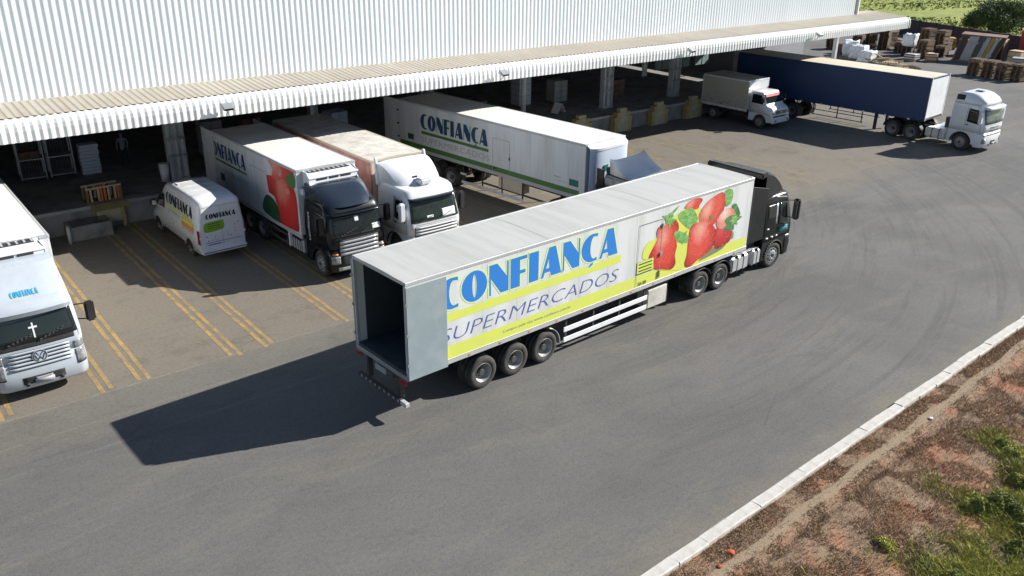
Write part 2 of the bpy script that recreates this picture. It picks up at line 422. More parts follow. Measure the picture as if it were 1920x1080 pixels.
# ------------------------------------------------------------------ mesh helpers
class MB:
    """collects geometry for ONE mesh object"""
    def __init__(s):
        s.v, s.f, s.mi, s.sm = [], [], [], []
    def face(s, idx, mi=0, sm=False):
        s.f.append(tuple(idx)); s.mi.append(mi); s.sm.append(sm)
    def box(s, x0, x1, y0, y1, z0, z1, mi=0, M4=None):
        b = len(s.v)
        pts = [(x, y, z) for z in (z0, z1) for y in (y0, y1) for x in (x0, x1)]
        if M4 is not None:
            pts = [tuple(M4 @ Vector(p)) for p in pts]
        s.v += pts
        for q in ((0, 2, 3, 1), (4, 5, 7, 6), (0, 1, 5, 4), (2, 6, 7, 3), (0, 4, 6, 2), (1, 3, 7, 5)):
            s.face([b+i for i in q], mi)
        return s
    def hexa(s, pts, mi=0):
        """8 points: bottom 4 ccw, top 4 ccw"""
        b = len(s.v); s.v += [tuple(p) for p in pts]
        for q in ((0, 3, 2, 1), (4, 5, 6, 7), (0, 1, 5, 4), (1, 2, 6, 5), (2, 3, 7, 6), (3, 0, 4, 7)):
            s.face([b+i for i in q], mi)
        return s
    def tube(s, p0, p1, r0, r1=None, n=12, mi=0, sm=True, caps=True):
        r1 = r0 if r1 is None else r1
        p0, p1 = Vector(p0), Vector(p1)
        d = (p1-p0).normalized()
        a = d.orthogonal().normalized(); c = d.cross(a)
        b = len(s.v)
        for p, r in ((p0, r0), (p1, r1)):
            for i in range(n):
                t = 2*math.pi*i/n
                s.v.append(tuple(p + a*math.cos(t)*r + c*math.sin(t)*r))
        for i in range(n):
            j = (i+1) % n
            s.face([b+i, b+j, b+n+j, b+n+i], mi, sm)
        if caps:
            s.face([b+n-1-i for i in range(n)], mi)
            s.face([b+n+i for i in range(n)], mi)
        return s
    def path(s, pts, r, n=8, mi=0):
        for a, b in zip(pts[:-1], pts[1:]):
            s.tube(a, b, r, n=n, mi=mi)
        return s
    def prism(s, poly, axis, a, b, mi=0, sm=False):
        """polygon extruded along an axis; poly is in the other two axes: x->(y,z) y->(x,z) z->(x,y)"""
        def P(u, v, w):
            return {'x': (w, u, v), 'y': (u, w, v), 'z': (u, v, w)}[axis]
        base = len(s.v); n = len(poly)
        s.v += [P(u, v, a) for u, v in poly] + [P(u, v, b) for u, v in poly]
        tri = tessellate_polygon([[Vector((u, v, 0)) for u, v in poly]])
        for t in tri:
            s.face([base+i for i in t], mi); s.face([base+n+i for i in reversed(t)], mi)
        for i in range(n):
            j = (i+1) % n
            s.face([base+i, base+j, base+n+j, base+n+i], mi, sm)
        return s
    def lathe(s, prof, n=28, mi=0, sm=True):
        """profile of (y, r) turned round the Y axis"""
        b = len(s.v); k = len(prof)
        for y, r in prof:
            for i in range(n):
                t = 2*math.pi*i/n
                s.v.append((r*math.cos(t), y, r*math.sin(t)))
        for q in range(k-1):
            for i in range(n):
                j = (i+1) % n
                s.face([b+q*n+i, b+q*n+j, b+(q+1)*n+j, b+(q+1)*n+i], mi, sm)
        return s
    def grid(s, fn, nu, nv, mi=0, sm=True, skirt=None):
        """fn(u,v)->(x,y,z); skirt: fn giving the inner point, closes the patch with real thickness"""
        b = len(s.v)
        for j in range(nv+1):
            for i in range(nu+1):
                s.v.append(tuple(fn(i/nu, j/nv)))
        for j in range(nv):
            for i in range(nu):
                a = b+j*(nu+1)+i
                s.face([a, a+1, a+nu+2, a+nu+1], mi, sm)
        if skirt:
            ring = [(i, 0) for i in range(nu)] + [(nu, j) for j in range(nv)] + [(i, nv) for i in range(nu, 0, -1)] + [(0, j) for j in range(nv, 0, -1)]
            c = len(s.v)
            for i, j in ring:
                s.v.append(tuple(skirt(i/nu, j/nv)))
            m = len(ring)
            for k in range(m):
                i, j = ring[k]; i2, j2 = ring[(k+1) % m]
                s.face([b+j*(nu+1)+i, c+k, c+(k+1) % m, b+j2*(nu+1)+i2], mi)
        return s
    def mesh(s, name, mats):
        me = bpy.data.meshes.new(name)
        me.from_pydata(s.v, [], s.f)
        if not isinstance(mats, (list, tuple)):
            mats = [mats]
        for m in mats:
            me.materials.append(m)
        me.polygons.foreach_set('material_index', s.mi)
        me.polygons.foreach_set('use_smooth', s.sm)
        me.update()
        return me
    def build(s, name, mats, parent=None, bevel=0.0, seg=1, recalc=True, loc=None):
        me = s.mesh(name, mats)
        if bevel or recalc:
            bm = bmesh.new(); bm.from_mesh(me)
            if bevel:
                bmesh.ops.remove_doubles(bm, verts=bm.verts, dist=1e-5)
                ed = [e for e in bm.edges if len(e.link_faces) == 2 and e.calc_face_angle(0) > 0.5]
                bmesh.ops.bevel(bm, geom=ed, offset=bevel, segments=seg, affect='EDGES', clamp_overlap=True)
            if recalc:
                bmesh.ops.recalc_face_normals(bm, faces=bm.faces)
            bm.to_mesh(me); bm.free()
        return put(name, me, parent, loc)

def put(name, me, parent=None, loc=None, rot=None, scl=None):
    o = bpy.data.objects.new(name, me)
    COL.objects.link(o)
    if parent: o.parent = parent
    if loc: o.location = loc
    if rot: o.rotation_euler = rot
    if scl: o.scale = scl
    return o
def thing(name, label, cat, loc=(0, 0, 0), rz=0.0, group=None, rot=None):
    o = put(name, None, None, loc, rot or (0, 0, rz))
    o.empty_display_size = 0.3
    return tag(o, label, cat, group)
def tag(o, label=None, cat=None, group=None, kind=None):
    if label: o['label'] = label
    if cat: o['category'] = cat
    if group: o['group'] = group
    if kind: o['kind'] = kind
    return o
def structure(o):
    o['kind'] = 'structure'; return o
def copy_tree(o, parent=None):
    c = o.copy(); COL.objects.link(c)
    if parent: c.parent = parent
    for ch in [k for k in kids.get(o.name, ())]:
        copy_tree(ch, c)
    return c
kids = {}
def index_kids():
    kids.clear()
    for o in bpy.data.objects:
        if o.parent: kids.setdefault(o.parent.name, []).append(o)

# ---- flat print: polygons laid on a surface with fn(u,v)->xyz
def decal(name, polys, fn, m, parent):
    mb = MB()
    for p in polys:
        loops = p if isinstance(p[0][0], (tuple, list)) else [p]
        b = len(mb.v)
        for lp in loops:
            mb.v += [tuple(fn(u, v)) for u, v in lp]
        for t in tessellate_polygon([[Vector((u, v, 0)) for u, v in lp] for lp in loops]):
            mb.face([b+i for i in t])
    return mb.build(name, m, parent, recalc=False)
def smooth_poly(pts, n=3):
    out = []
    k = len(pts)
    for i in range(k):
        p0, p1, p2, p3 = (Vector(pts[(i+j-1) % k]) for j in range(4))
        for q in range(n):
            t = q/n
            v = 0.5*((2*p1)+(-p0+p2)*t+(2*p0-5*p1+4*p2-p3)*t*t+(-p0+3*p1-3*p2+p3)*t**3)
            out.append((v.x, v.y))
    return out
def rect(u0, v0, u1, v1): return [(u0, v0), (u1, v0), (u1, v1), (u0, v1)]
def ell(cx, cy, rx, ry, a0=0, a1=360, n=20):
    return [(cx+rx*math.cos(R(a0+(a1-a0)*i/n)), cy+ry*math.sin(R(a0+(a1-a0)*i/n))) for i in range(n if a1-a0 == 360 else n+1)]
def glyph(ch, g=0.0):
    """fat-and-thin deco capitals, unit height; g grows the outline for the halo"""
    if ch in 'CÇ':
        o = ell(.46+0.0, .5, .46+g, .5+g, 78, 282, 16)
        i = ell(.52, .5, .15-g*.6, .40-g*.5, 278, 82, 12)
        polys = [o + [(.66+g, .02-g), (.66+g, .13+g*.4)] + i + [(.66+g, .87-g*.4), (.66+g, .98+g)]]
        if ch == 'Ç':
            polys.append([(.40-g, -.06+g*.0), (.52+g, -.03), (.50+g, -.12-g), (.34-g, -.20-g), (.32-g, -.16)])
        return polys, .72
    if ch == 'O':
        return [[ell(.43, .5, .43+g, .5+g), list(reversed(ell(.43, .5, max(.07-g*.5, .02), .37-g*.5)))]], .88
    if ch == 'N':
        return [[(0-g, 0-g), (.06+g*.7, 0-g), (.06+g*.5, .55-g*2), (.40-g*.6, 0-g), (.68+g, 0-g), (.68+g, 1+g), (.62-g*.8, 1+g), (.62-g*.6, .50+g*1.4), (.28+g*.6, 1+g), (0-g, 1+g)]], .70
    if ch == 'F':
        return [[(0-g, 0-g), (.34+g, 0-g), (.34+g, .42-g), (.54+g, .42-g), (.54+g, .54+g), (.34+g, .54+g), (.34+g, .88-g), (.60+g, .88-g), (.60+g, 1+g), (0-g, 1+g)]], .62
    if ch == 'I':
        return [rect(0-g, 0-g, .36+g, 1+g)], .40
    if ch == 'A':
        return [[[(-.0-g, 0-g), (.10+g*.5, 0-g), (.15+g*.3, .16-g), (.36-g*.4, .16-g), (.40-g*.5, 0-g), (.80+g, 0-g), (.56+g, 1+g), (.30-g, 1+g)],
                 [(.20+g*.3, .30), (.30, .62-g), (.34-g*.2, .30)]]], .80
    return [], .3
def wordmark(name, fn, u0, v0, width, h, m, parent, g=0.0, skip=0, word='CONFIANÇA', gap=.05):
    gl = [glyph(c, g) for c in word]
    tot = sum(a for _, a in gl) + gap*(len(gl)-1)
    sx = width/tot
    polys = []
    x = 0
    for i, (ps, adv) in enumerate(gl):
        if i >= skip:
            for p in ps:
                loops = p if isinstance(p[0][0], (tuple, list)) else [p]
                polys.append([[(u0+(x+u)*sx, v0+v*h) for u, v in lp] for lp in loops])
        x += adv+gap
    return decal(name, polys, fn, m, parent)
def lettering(name, s, fn, u0, v0, width, h, m, parent, shear=0.0, thin=0.0):
    cu = bpy.data.curves.new(name, 'FONT')
    cu.body = s; cu.size = 1.0; cu.offset = thin; cu.shear = shear
    cu.resolution_u = 3
    o = bpy.data.objects.new(name, cu)
    COL.objects.link(o)
    bpy.context.view_layer.update()
    me = bpy.data.meshes.new_from_object(o.evaluated_get(bpy.context.evaluated_depsgraph_get()))
    bpy.data.objects.remove(o); bpy.data.curves.remove(cu)
    xs = [v.co.x for v in me.vertices]; ys = [v.co.y for v in me.vertices]
    x0, x1, y0, y1 = min(xs), max(xs), min(ys), max(ys)
    for v in me.vertices:
        v.co = fn(u0+(v.co.x-x0)/(x1-x0)*width, v0+(v.co.y-y0)/(y1-y0)*h)
    me.materials.clear(); me.materials.append(m)
    return put(name, me, parent)
def right_side(hw, off=0.004):     # print on a vehicle's right side, reads rear to front
    return lambda u, v: Vector((u, -hw-off, v))

# ------------------------------------------------------------------ wheels
def make_wheel(kind, r, w):
    k = MB()
    k.lathe([(-w/2+.03, r*.60), (-w/2, r*.66), (-w/2, r*.86), (-w/2+.015, r*.93), (-w/2+.04, r*.985), (-w/2+.06, r), (-.03, r), (-.025, r*.975), (.025, r*.975), (.03, r), (w/2-.06, r), (w/2-.04, r*.985), (w/2-.015, r*.93), (w/2, r*.86), (w/2, r*.66), (w/2-.03, r*.60)], 36)
    tyre = k.mesh('tyre', M['rubber'])
    k = MB()
    rr = r*.61
    if kind == 'dish':      # outer rear wheel: deep dish, hub in the middle
        k.lathe([(-w/2+.02, rr), (-w/2+.005, rr*.97), (-w/2+.03, rr*.90), (.02, rr*.80), (.05, rr*.55), (.05, .001)], 28)
        for i in range(10):
            a = 2*math.pi*i/10
            k.tube((math.cos(a)*rr*.5, .05, math.sin(a)*rr*.5), (math.cos(a)*rr*.5, .02, math.sin(a)*rr*.5), .018, n=6, mi=1)
        k.tube((0, .05, 0), (0, -.09, 0), rr*.34, rr*.30, n=18, mi=1)
    else:                   # front wheel: outward bulging disc with hand holes
        k.lathe([(-w/2+.02, rr), (-w/2+.005, rr*.96), (-w/2+.05, rr*.86), (-w/2+.0, rr*.62), (-w/2-.02, rr*.45), (-w/2-.01, .001)], 28)
        for i in range(10):
            a = 2*math.pi*i/10
            k.tube((math.cos(a)*rr*.76, -w/2+.03, math.sin(a)*rr*.76), (math.cos(a)*rr*.76, -w/2-.005, math.sin(a)*rr*.76), .03, n=8, mi=1)
            k.tube((math.cos(a+.3)*rr*.48, -w/2-.05, math.sin(a+.3)*rr*.48), (math.cos(a+.3)*rr*.48, -w/2, math.sin(a+.3)*rr*.48), .016, n=6, mi=0)
        k.tube((0, -w/2, 0), (0, -w/2-.06, 0), rr*.28, rr*.22, n=16, mi=1)
    return tyre, k
W_T, _k = make_wheel('dish', .52, .30)
W_R = _k.mesh('rim', [M['rim'], M['hub']])
_, _k = make_wheel('front', .52, .30)
F_R = _k.mesh('rim', [M['rim_alu'], M['hub']])
F_RS = _k.mesh('rim', [M['rim'], M['hub']])
V_T, _k = make_wheel('front', .34, .22)
V_R = _k.mesh('rim', [M['rim'], M['hub']])
S_T, _k = make_wheel('front', .42, .22)
S_R = _k.mesh('rim', [M['rim'], M['hub']])
def wheel(parent, x, hw, side, tyre, rim, r=.52, w=.30, steer=0.0):
    """outer face flush with hw; side -1 = right, +1 = left"""
    o = put('wheel', tyre, parent, (x, side*(hw-w/2), r), (0, random.uniform(0, 6.28), (math.pi if side > 0 else 0)+steer))
    if rim: put('rim', rim, o)
    return o
def wheels(parent, xs, hw, dual=True, kind=None, steer=0.0, r=.52, w=.30, tyre=None, rim=None):
    for x in xs:
        for s in (-1, 1):
            wheel(parent, x, hw, s, tyre or W_T, rim or W_R, r, w, steer)
            if dual:
                wheel(parent, x, hw-w-.04, s, tyre or W_T, None, r, w)
    mb = MB()
    for x in xs:
        mb.tube((x, -hw+.3, r), (x, hw-.3, r), .09, n=10)
    mb.build('axle', M['chassis'], parent, recalc=False)

# ------------------------------------------------------------------ cab-over cabs
class Cab:
    """rings: (z, x_rear, x_front, half_width, corner_radius, bulge)"""
    def __init__(s, rings): s.r = rings
    def at(s, z):
        r = s.r
        if z <= r[0][0]: return r[0]
        for a, b in zip(r[:-1], r[1:]):
            if z <= b[0]:
                t = (z-a[0])/max(b[0]-a[0], 1e-6)
                return tuple(p+(q-p)*t for p, q in zip(a, b))
        return r[-1]
    def fx(s, z, y):
        _, xr, xf, hw, rf, bu = s.at(z)
        ay = min(abs(y), hw)
        x = xf - bu*(ay/hw)**2
        if ay > hw-rf:
            x -= rf - math.sqrt(max(rf*rf-(ay-(hw-rf))**2, 0))
        return x
    def sy(s, z, x):
        _, xr, xf, hw, rf, bu = s.at(z)
        e = x-(xf-bu-rf)
        if e > 0: return hw - rf + math.sqrt(max(rf*rf-min(e, rf)**2, 0))
        return hw
    def shell(s, name, m, parent, z0=None, z1=None, cap=True):
        mb = MB()
        rings = [q for q in s.r]
        n = None
        for (z, xr, xf, hw, rf, bu) in rings:
            pts = []
            rb = min(.06, hw)
            for a in range(0, 4): # rear right corner
                t = R(180+90*a/3); pts.append((xr+rb+rb*math.cos(t), -hw+rb+rb*math.sin(t)))
            for a in range(0, 9):
                t = R(-90+90*a/8); y = -(hw-rf)+rf*math.sin(t); pts.append((xf-rf+rf*math.cos(t)-bu*(abs(y)/hw)**2, y))
            for a in range(1, 8):
                y = -(hw-rf)+2*(hw-rf)*a/8; pts.append((xf-bu*(abs(y)/hw)**2, y))
            for a in range(0, 9):
                t = R(90*a/8); y = (hw-rf)+rf*math.sin(t); pts.append((xf-rf+rf*math.cos(t)-bu*(abs(y)/hw)**2, y))
            for a in range(0, 4):
                t = R(90+90*a/3); pts.append((xr+rb+rb*math.cos(t), hw-rb+rb*math.sin(t)))
            n = len(pts)
            mb.v += [(x, y, z) for x, y in pts]
        for k in range(len(rings)-1):
            for i in range(n):
                j = (i+1) % n
                mb.face([k*n+i, k*n+j, (k+1)*n+j, (k+1)*n+i], 0, True)
        mb.face(list(range(n))[::-1]); b = (len(rings)-1)*n
        mb.face([b+i for i in range(n)])
        return mb.build(name, m, parent, recalc=False)
    def front(s, name, q, m, parent, off=.012, nu=10, nv=5):
        """quad q: (y,z) bottom-left, bottom-right, top-right, top-left"""
        def yz(u, v):
            a = [q[0][i]*(1-u)+q[1][i]*u for i in (0, 1)]; b = [q[3][i]*(1-u)+q[2][i]*u for i in (0, 1)]
            return a[0]*(1-v)+b[0]*v, a[1]*(1-v)+b[1]*v
        f = lambda o: (lambda u, v: (lambda p: (s.fx(p[1], p[0])+o, p[0], p[1]))(yz(u, v)))
        return MB().grid(f(off), nu, nv, skirt=f(-.03)).build(name, m, parent)
    def side(s, name, q, m, parent, sgn=-1, off=.012, nu=6, nv=5):
        def xz(u, v):
            a = [q[0][i]*(1-u)+q[1][i]*u for i in (0, 1)]; b = [q[3][i]*(1-u)+q[2][i]*u for i in (0, 1)]
            return a[0]*(1-v)+b[0]*v, a[1]*(1-v)+b[1]*v
        f = lambda o: (lambda u, v: (lambda p: (p[0], sgn*(s.sy(p[1], p[0])+o), p[1]))(xz(u, v)))
        return MB().grid(f(off), nu, nv, skirt=f(-.03)).build(name, m, parent)
    def both(s, name, q, m, parent, **k):
        for g in (-1, 1): s.side(name, q, m, parent, g, **k)
def qrect(a0, b0, a1, b1): return [(a0, b0), (a1, b0), (a1, b1), (a0, b1)]

def mirror(parent, x, y, z, sgn, m, h=.75, arm=.28):
    mb = MB()
    mb.box(x-.02, x+.17, y+sgn*arm-.13, y+sgn*arm+.13, z-h, z)
    o = mb.build('mirror', m, parent, bevel=.05, seg=2)
    a = MB().tube((x-.1, y-sgn*.02, z-.08), (x+.08, y+sgn*arm, z-.06), .018, n=6).tube((x-.1, y-sgn*.02, z-h+.08), (x+.08, y+sgn*arm, z-h+.06), .018, n=6)
    a.build('mirror_arm', M['black_matte'], o)
    MB().box(x-.026, x-.021, y+sgn*arm-.10, y+sgn*arm+.10, z-h+.05, z-.05).build('mirror_glass', M['chrome'], o)

def euro_cab(par, x0, x1, body, hw=1.24, zt=2.95, roof=3.75, roof_style='deflector', ws=M['glass'], trim=M['black_matte'], lower=None, grille=None, door_line=True, low=.42, wheel_x=None, visor=None):
    """cab-over cab from rear x0 to bumper x1, over the front wheel at wheel_x"""
    lower = lower or body
    wheel_x = wheel_x if wheel_x is not None else x1-1.35
    zb = 1.22
    c = Cab([(zb, x0, x1-.05, hw-.01, .22, .07), (1.55, x0, x1-.03, hw, .22, .07), (1.75, x0, x1-.06, hw, .22, .08), (2.2, x0, x1-.17, hw-.02, .24, .09), (2.62, x0, x1-.28, hw-.05, .26, .09), (zt-.1, x0, x1-.40, hw-.08, .28, .08), (zt, x0+.03, x1-.55, hw-.14, .28, .07)])
    shell = c.shell('cab_shell', body, par)
    # lower body with wheel arch
    arch = [(wheel_x+.62*math.cos(R(a)), .50+.62*math.sin(R(a))) for a in range(0, 181, 15)]
    poly = [(x1-.28, zb), (x1-.28, .5), (wheel_x+.62, .5)] + arch[1:-1] + [(wheel_x-.62, .5), (wheel_x-.62, .45), (x0+.02, .45), (x0+.02, zb)] if wheel_x-.62 > x0+.1 else [(x1-.28, zb), (x1-.28, .5), (wheel_x+.62, .5)] + [p for p in arch[1:-1] if p[0] > x0+.02] + [(x0+.02, .5+math.sqrt(max(.62**2-(x0+.02-wheel_x)**2, 0))), (x0+.02, zb)]
    for s in (-1, 1):
        a, b = sorted((s*(hw-.02), s*(hw-.32)))
        MB().prism(poly, 'y', a, b).build('wheel_arch_panel', lower, par)
        rim = MB()
        ap = [(wheel_x+.63*math.cos(R(a)), .50+.63*math.sin(R(a))) for a in range(5, 176, 10)]
        ap = [p for p in ap if p[0] > x0]
        for p, q in zip(ap[:-1], ap[1:]):
            rim.tube((p[0], s*(hw-.01), p[1]), (q[0], s*(hw-.01), q[1]), .03, n=6)
        rim.build('arch_trim', trim, par)
    bc = Cab([(low-.06, x1-.60, x1-.04, hw-.03, .26, .10), (low, x1-.60, x1+.02, hw, .26, .10), (.85, x1-.60, x1+.03, hw+.01, .24, .09), (1.0, x1-.60, x1, hw, .22, .08), (zb-.003, x1-.60, x1-.04, hw-.012, .22, .07)])
    bump = bc.shell('bumper', lower, par)
    MB().box(x0+.1, x1-.35, -hw+.34, hw-.34, .55, zb-.004).build('cab_underside', M['chassis'], par)
    # glass
    c.front('windscreen', [(-hw+.11, 1.74), (hw-.11, 1.74), (hw-.18, zt-.33), (-hw+.18, zt-.33)], ws, par, nu=16)
    d0 = x1-1.28
    c.both('side_window', [(d0+.08, 1.80), (x1-.42, 1.72), (x1-.62, zt-.40), (d0+.08, zt-.36)], M['glass'], par)
    if door_line:
        for q in ([d0, zb+.02, d0+.014, zt-.30], [x1-.34, zb+.02, x1-.326, 1.7]):
            c.both('door_gap', qrect(*q), M['black_matte'], par, off=.004, nu=1, nv=8)
        c.both('door_handle', qrect(d0+.06, 1.60, d0+.22, 1.65), trim, par, off=.03, nu=1, nv=1)
    # grille slats on the nose
    return c, bc, shell, bump

def cab_extras(c, bc, par, plate=(-.25, .5, .25, .63), hw=1.24, beacons=True, seam_m=None):
    for y0 in (-.78, .05):
        p = [(c.fx(1.76+.04*k, y0+k*.12)+.03, y0+k*.12, 1.76+.035*k) for k in range(7)]
        MB().path(p, .012, 5).build('wiper', M['black_matte'], par)
    bc.front('number_plate', qrect(*plate), M['ink_grey'], par, off=.035, nu=2, nv=1)
    for s in (-1, 1):
        a, b = sorted((s*1.12, s*.92))
        bc.front('indicator', qrect(a, 1.06, b, 1.12), M['amber'], par, off=.02, nu=2, nv=1)
        bc.front('tow_eye_cover', qrect(s*.45-.05, .46, s*.45+.05, .56), M['black_matte'], par, off=.02, nu=1, nv=1)
    c.front('shut_line', qrect(-1.12, 1.655, 1.12, 1.668), M['black_matte'], par, off=.004, nu=12, nv=1)
def slats(c, bc, par, x, z0, z1, n, hw, m, m2, inset=.0):
    h = (z1-z0)/n
    for i in range(n):
        z = z0+h*i
        q = [(-hw, z+h*.12), (hw, z+h*.12), (hw, z+h*.72), (-hw, z+h*.72)]
        (c if z > 1.22 else bc).front('grille_slat', q, m, par, off=.035, nu=8, nv=1)
def nose(c, bc, par, z0, z1, hw, m):
    if z1 > 1.25:
        c.front('grille', qrect(-hw, max(z0, 1.225), hw, z1), m, par, off=.006, nu=8)
    if z0 < 1.2:
        bc.front('grille', qrect(-hw, z0, hw, min(z1, 1.215)), m, par, off=.006, nu=8)

def roof_fairing(par, x0, xf, hw, z0, z1, body, side_in=.06, name='roof_fairing', back=0.15):
    """curved air deflector: low at the front, full height at the back"""
    mb = MB()
    n = 10
    def prof(t): # t 0 front .. 1 rear
        return xf+(x0-xf)*t, z0+(z1-z0)*math.sin(t*math.pi/2)**0.8
    def fn(u, v):
        x, z = prof(v)
        w = (hw-side_in)*(0.86+.14*v)
        y = w*(2*u-1)
        k = abs(2*u-1)
        z = z0+(z-z0)*(1-0.10*k**6)
        x = x-.35*(1-v)*k**3
        return (x, y, z)
    mb.grid(fn, 16, n)
    # cheeks
    for s in (0, 1):
        b = len(mb.v)
        for j in range(n+1):
            p = fn(s, j/n); mb.v += [p, (p[0], p[1]*1.0, z0-.02)]
        for j in range(n):
            mb.face([b+2*j, b+2*j+1, b+2*j+3, b+2*j+2], 0, True)
    # back edge thickness
    def bk(u, v):
        p = fn(u, 1); return (p[0]-.01, p[1]*(1-.04*v), p[2]-.07*v)
    mb.grid(bk, 16, 1)
    return mb.build(name, body, par, recalc=False)

def emblem_vw(fn, par):
    decal('emblem', [[ell(0, 0, .155, .155, n=28), list(reversed(ell(0, 0, .128, .128, n=28)))]], fn, M['hub'], par)
    fn2 = lambda u, v: fn(u, v)+Vector((.002, 0, 0))
    decal('emblem', [[(-.085, .10), (-.055, .10), (0, .0), (.055, .10), (.085, .10), (.012, -.0), (-.012, -.0)], [(-.12, .04), (-.095, .06), (-.045, -.07), (-.006, -.005), (.006, -.005), (.045, -.07), (.095, .06), (.12, .04), (.05, -.115), (0, -.045), (-.05, -.115)]], fn2, M['hub'], par)

# ------------------------------------------------------------------ boxes on wheels
def van_box(par, L, hw, zb, zt, side, roof, front, ribs=0, rear_open=False, lean=.0, panel=2.55, frame=M['trim_alu'], roof_curve=0.03):
    """insulated box: floor, panels, roof, rails"""
    t = .06
    fl = MB().box(0, L, -hw+.03, hw-.03, zb, zb+.12)
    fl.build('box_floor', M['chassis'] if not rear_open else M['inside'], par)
    n = max(1, round(L/panel)); w = L/n
    for s in (-1, 1):
        a, b = sorted((s*hw, s*(hw-t)))
        me = MB().box(.0015, w-.0015, a, b, zb+.13, zt-.10)
        o = me.build('side_panel', side if s < 0 else M['white_box'], par, bevel=.002)
        for k in range(1, n):
            put('side_panel', o.data, par, (w*k, 0, 0))
        a, b = sorted((s*(hw+.012), s*(hw-.07)))
        MB().box(-.01, L+.01, a, b, zb-.03, zb+.13).build('bottom_rail', frame, par, bevel=.006)
        MB().box(-.01, L+.01, a, b, zt-.10, zt+.004).build('top_rail', frame, par, bevel=.012)
        MB().box(-.02, .07, a-.001, b+.001, zb+.131, zt-.101).build('corner_post', frame, par)
    MB().box(L-t-.001, L-.001, -hw+t+.003, hw-t-.003, zb+.13, zt-.10).build('front_wall', front, par)
    rb = MB()
    nx = max(2, int(L/1.2))
    rb.grid(lambda u, v: (L*u, (-hw+.072)+(2*hw-.144)*v, zt-.002+roof_curve*math.sin(v*math.pi)), nx, 8)
    rb.grid(lambda u, v: (L*u, (-hw+.072)+(2*hw-.144)*v, zt-.07), 1, 1)
    if ribs:
        for k in range(1, ribs):
            x = L*k/ribs
            rb.grid(lambda u, v: (x-.03+.06*u, (-hw+.09)+(2*hw-.18)*v, zt+.004+roof_curve*math.sin(v*math.pi)), 1, 8)
    rb.build('roof', roof, par, recalc=False)
    MB().box(L-.07, L+.012, -hw+.071, hw-.071, zt-.09, zt+.012).build('roof_front_rail', frame, par, bevel=.006)
    MB().box(-.012, .07, -hw+.071, hw-.071, zt-.09, zt+.012).build('roof_rear_rail', frame, par, bevel=.006)
def rear_doors(par, hw, zb, zt, m):
    for s in (-1, 1):
        a, b = sorted((s*.01, s*(hw-.01)))
        o = MB().box(-.05, -.011, a, b, zb+.05, zt-.04).build('rear_door', m, par, bevel=.006)
        MB().tube((-.07, s*(hw*.55), zb+.1), (-.07, s*(hw*.55), zt-.08), .014, n=6).build('lock_bar', M['steel'], o)
def frame_rails(par, x0, x1, z0, z1, hw=.42):
    mb = MB()
    for s in (-1, 1):
        a, b = sorted((s*hw, s*(hw-.09)))
        mb.box(x0, x1, a, b, z0, z1)
    k = int((x1-x0)/1.3)
    for i in range(k+1):
        x = x0+.1+(x1-x0-.2)*i/max(k, 1)
        mb.box(x-.04, x+.04, -hw+.09, hw-.09, z0+.05, z1-.05)
    mb.build('chassis_frame', M['chassis'], par)
def guard(par, x0, x1, hw, z=(.45, .85), m=None, th=.13, sides=(-1, 1), posts=True, ztop=1.3):
    for s in sides:
        for zz in z:
            a, b = sorted((s*hw, s*(hw-.035)))
            MB().box(x0, x1, a, b, zz, zz+th).build('side_guard_rail', m or M['white'], par, bevel=.006)
        if posts:
            mb = MB()
            for i in range(int((x1-x0)/1.3)+1):
                x = x0+.12+(x1-x0-.24)*i/max(1, int((x1-x0)/1.3))
                a, b = sorted((s*(hw-.036), s*(hw-.08)))
                mb.box(x-.03, x+.03, a, b, z[0]-.02, ztop)
            mb.build('guard_bracket', M['chassis'], par)
def mudguard(par, x, hw, r=.60, w=.3, a0=10, a1=120, m=None, sides=(-1, 1)):
    for s in sides:
        mb = MB()
        y0, y1 = s*hw, s*(hw-w)
        f = lambda u, v: (x+r*math.cos(R(a0+(a1-a0)*u)), y0+(y1-y0)*v, .52+r*math.sin(R(a0+(a1-a0)*u)))
        g = lambda u, v: (x+(r-.02)*math.cos(R(a0+(a1-a0)*u)), y0+(y1-y0)*v, .52+(r-.02)*math.sin(R(a0+(a1-a0)*u)))
        mb.grid(f, 10, 1, skirt=g); mb.grid(g, 10, 1)
        mb.build('mudguard', m or M['black_matte'], par)
def tank(par, x0, x1, hw, z0, z1, m, straps=2, side=-1, d=.6):
    a, b = sorted((side*hw, side*(hw-d)))
    o = MB().box(x0, x1, a, b, z0, z1).build('fuel_tank', m, par, bevel=.09, seg=3)
    mb = MB()
    for i in range(straps):
        x = x0+(x1-x0)*(i+1)/(straps+1)
        mb.box(x-.025, x+.025, a-.008, b+.008, z0-.006, z1+.006)
    mb.build('tank_strap', M['black_matte'], o, bevel=.008)
    return o
def tail_lights(par, hw, z, x=-.06):
    for s in (-1, 1):
        a, b = sorted((s*(hw-.02), s*(hw-.42)))
        MB().box(x-.05, x, a, b, z, z+.14).build('tail_light', M['red_lamp'], par, bevel=.01)
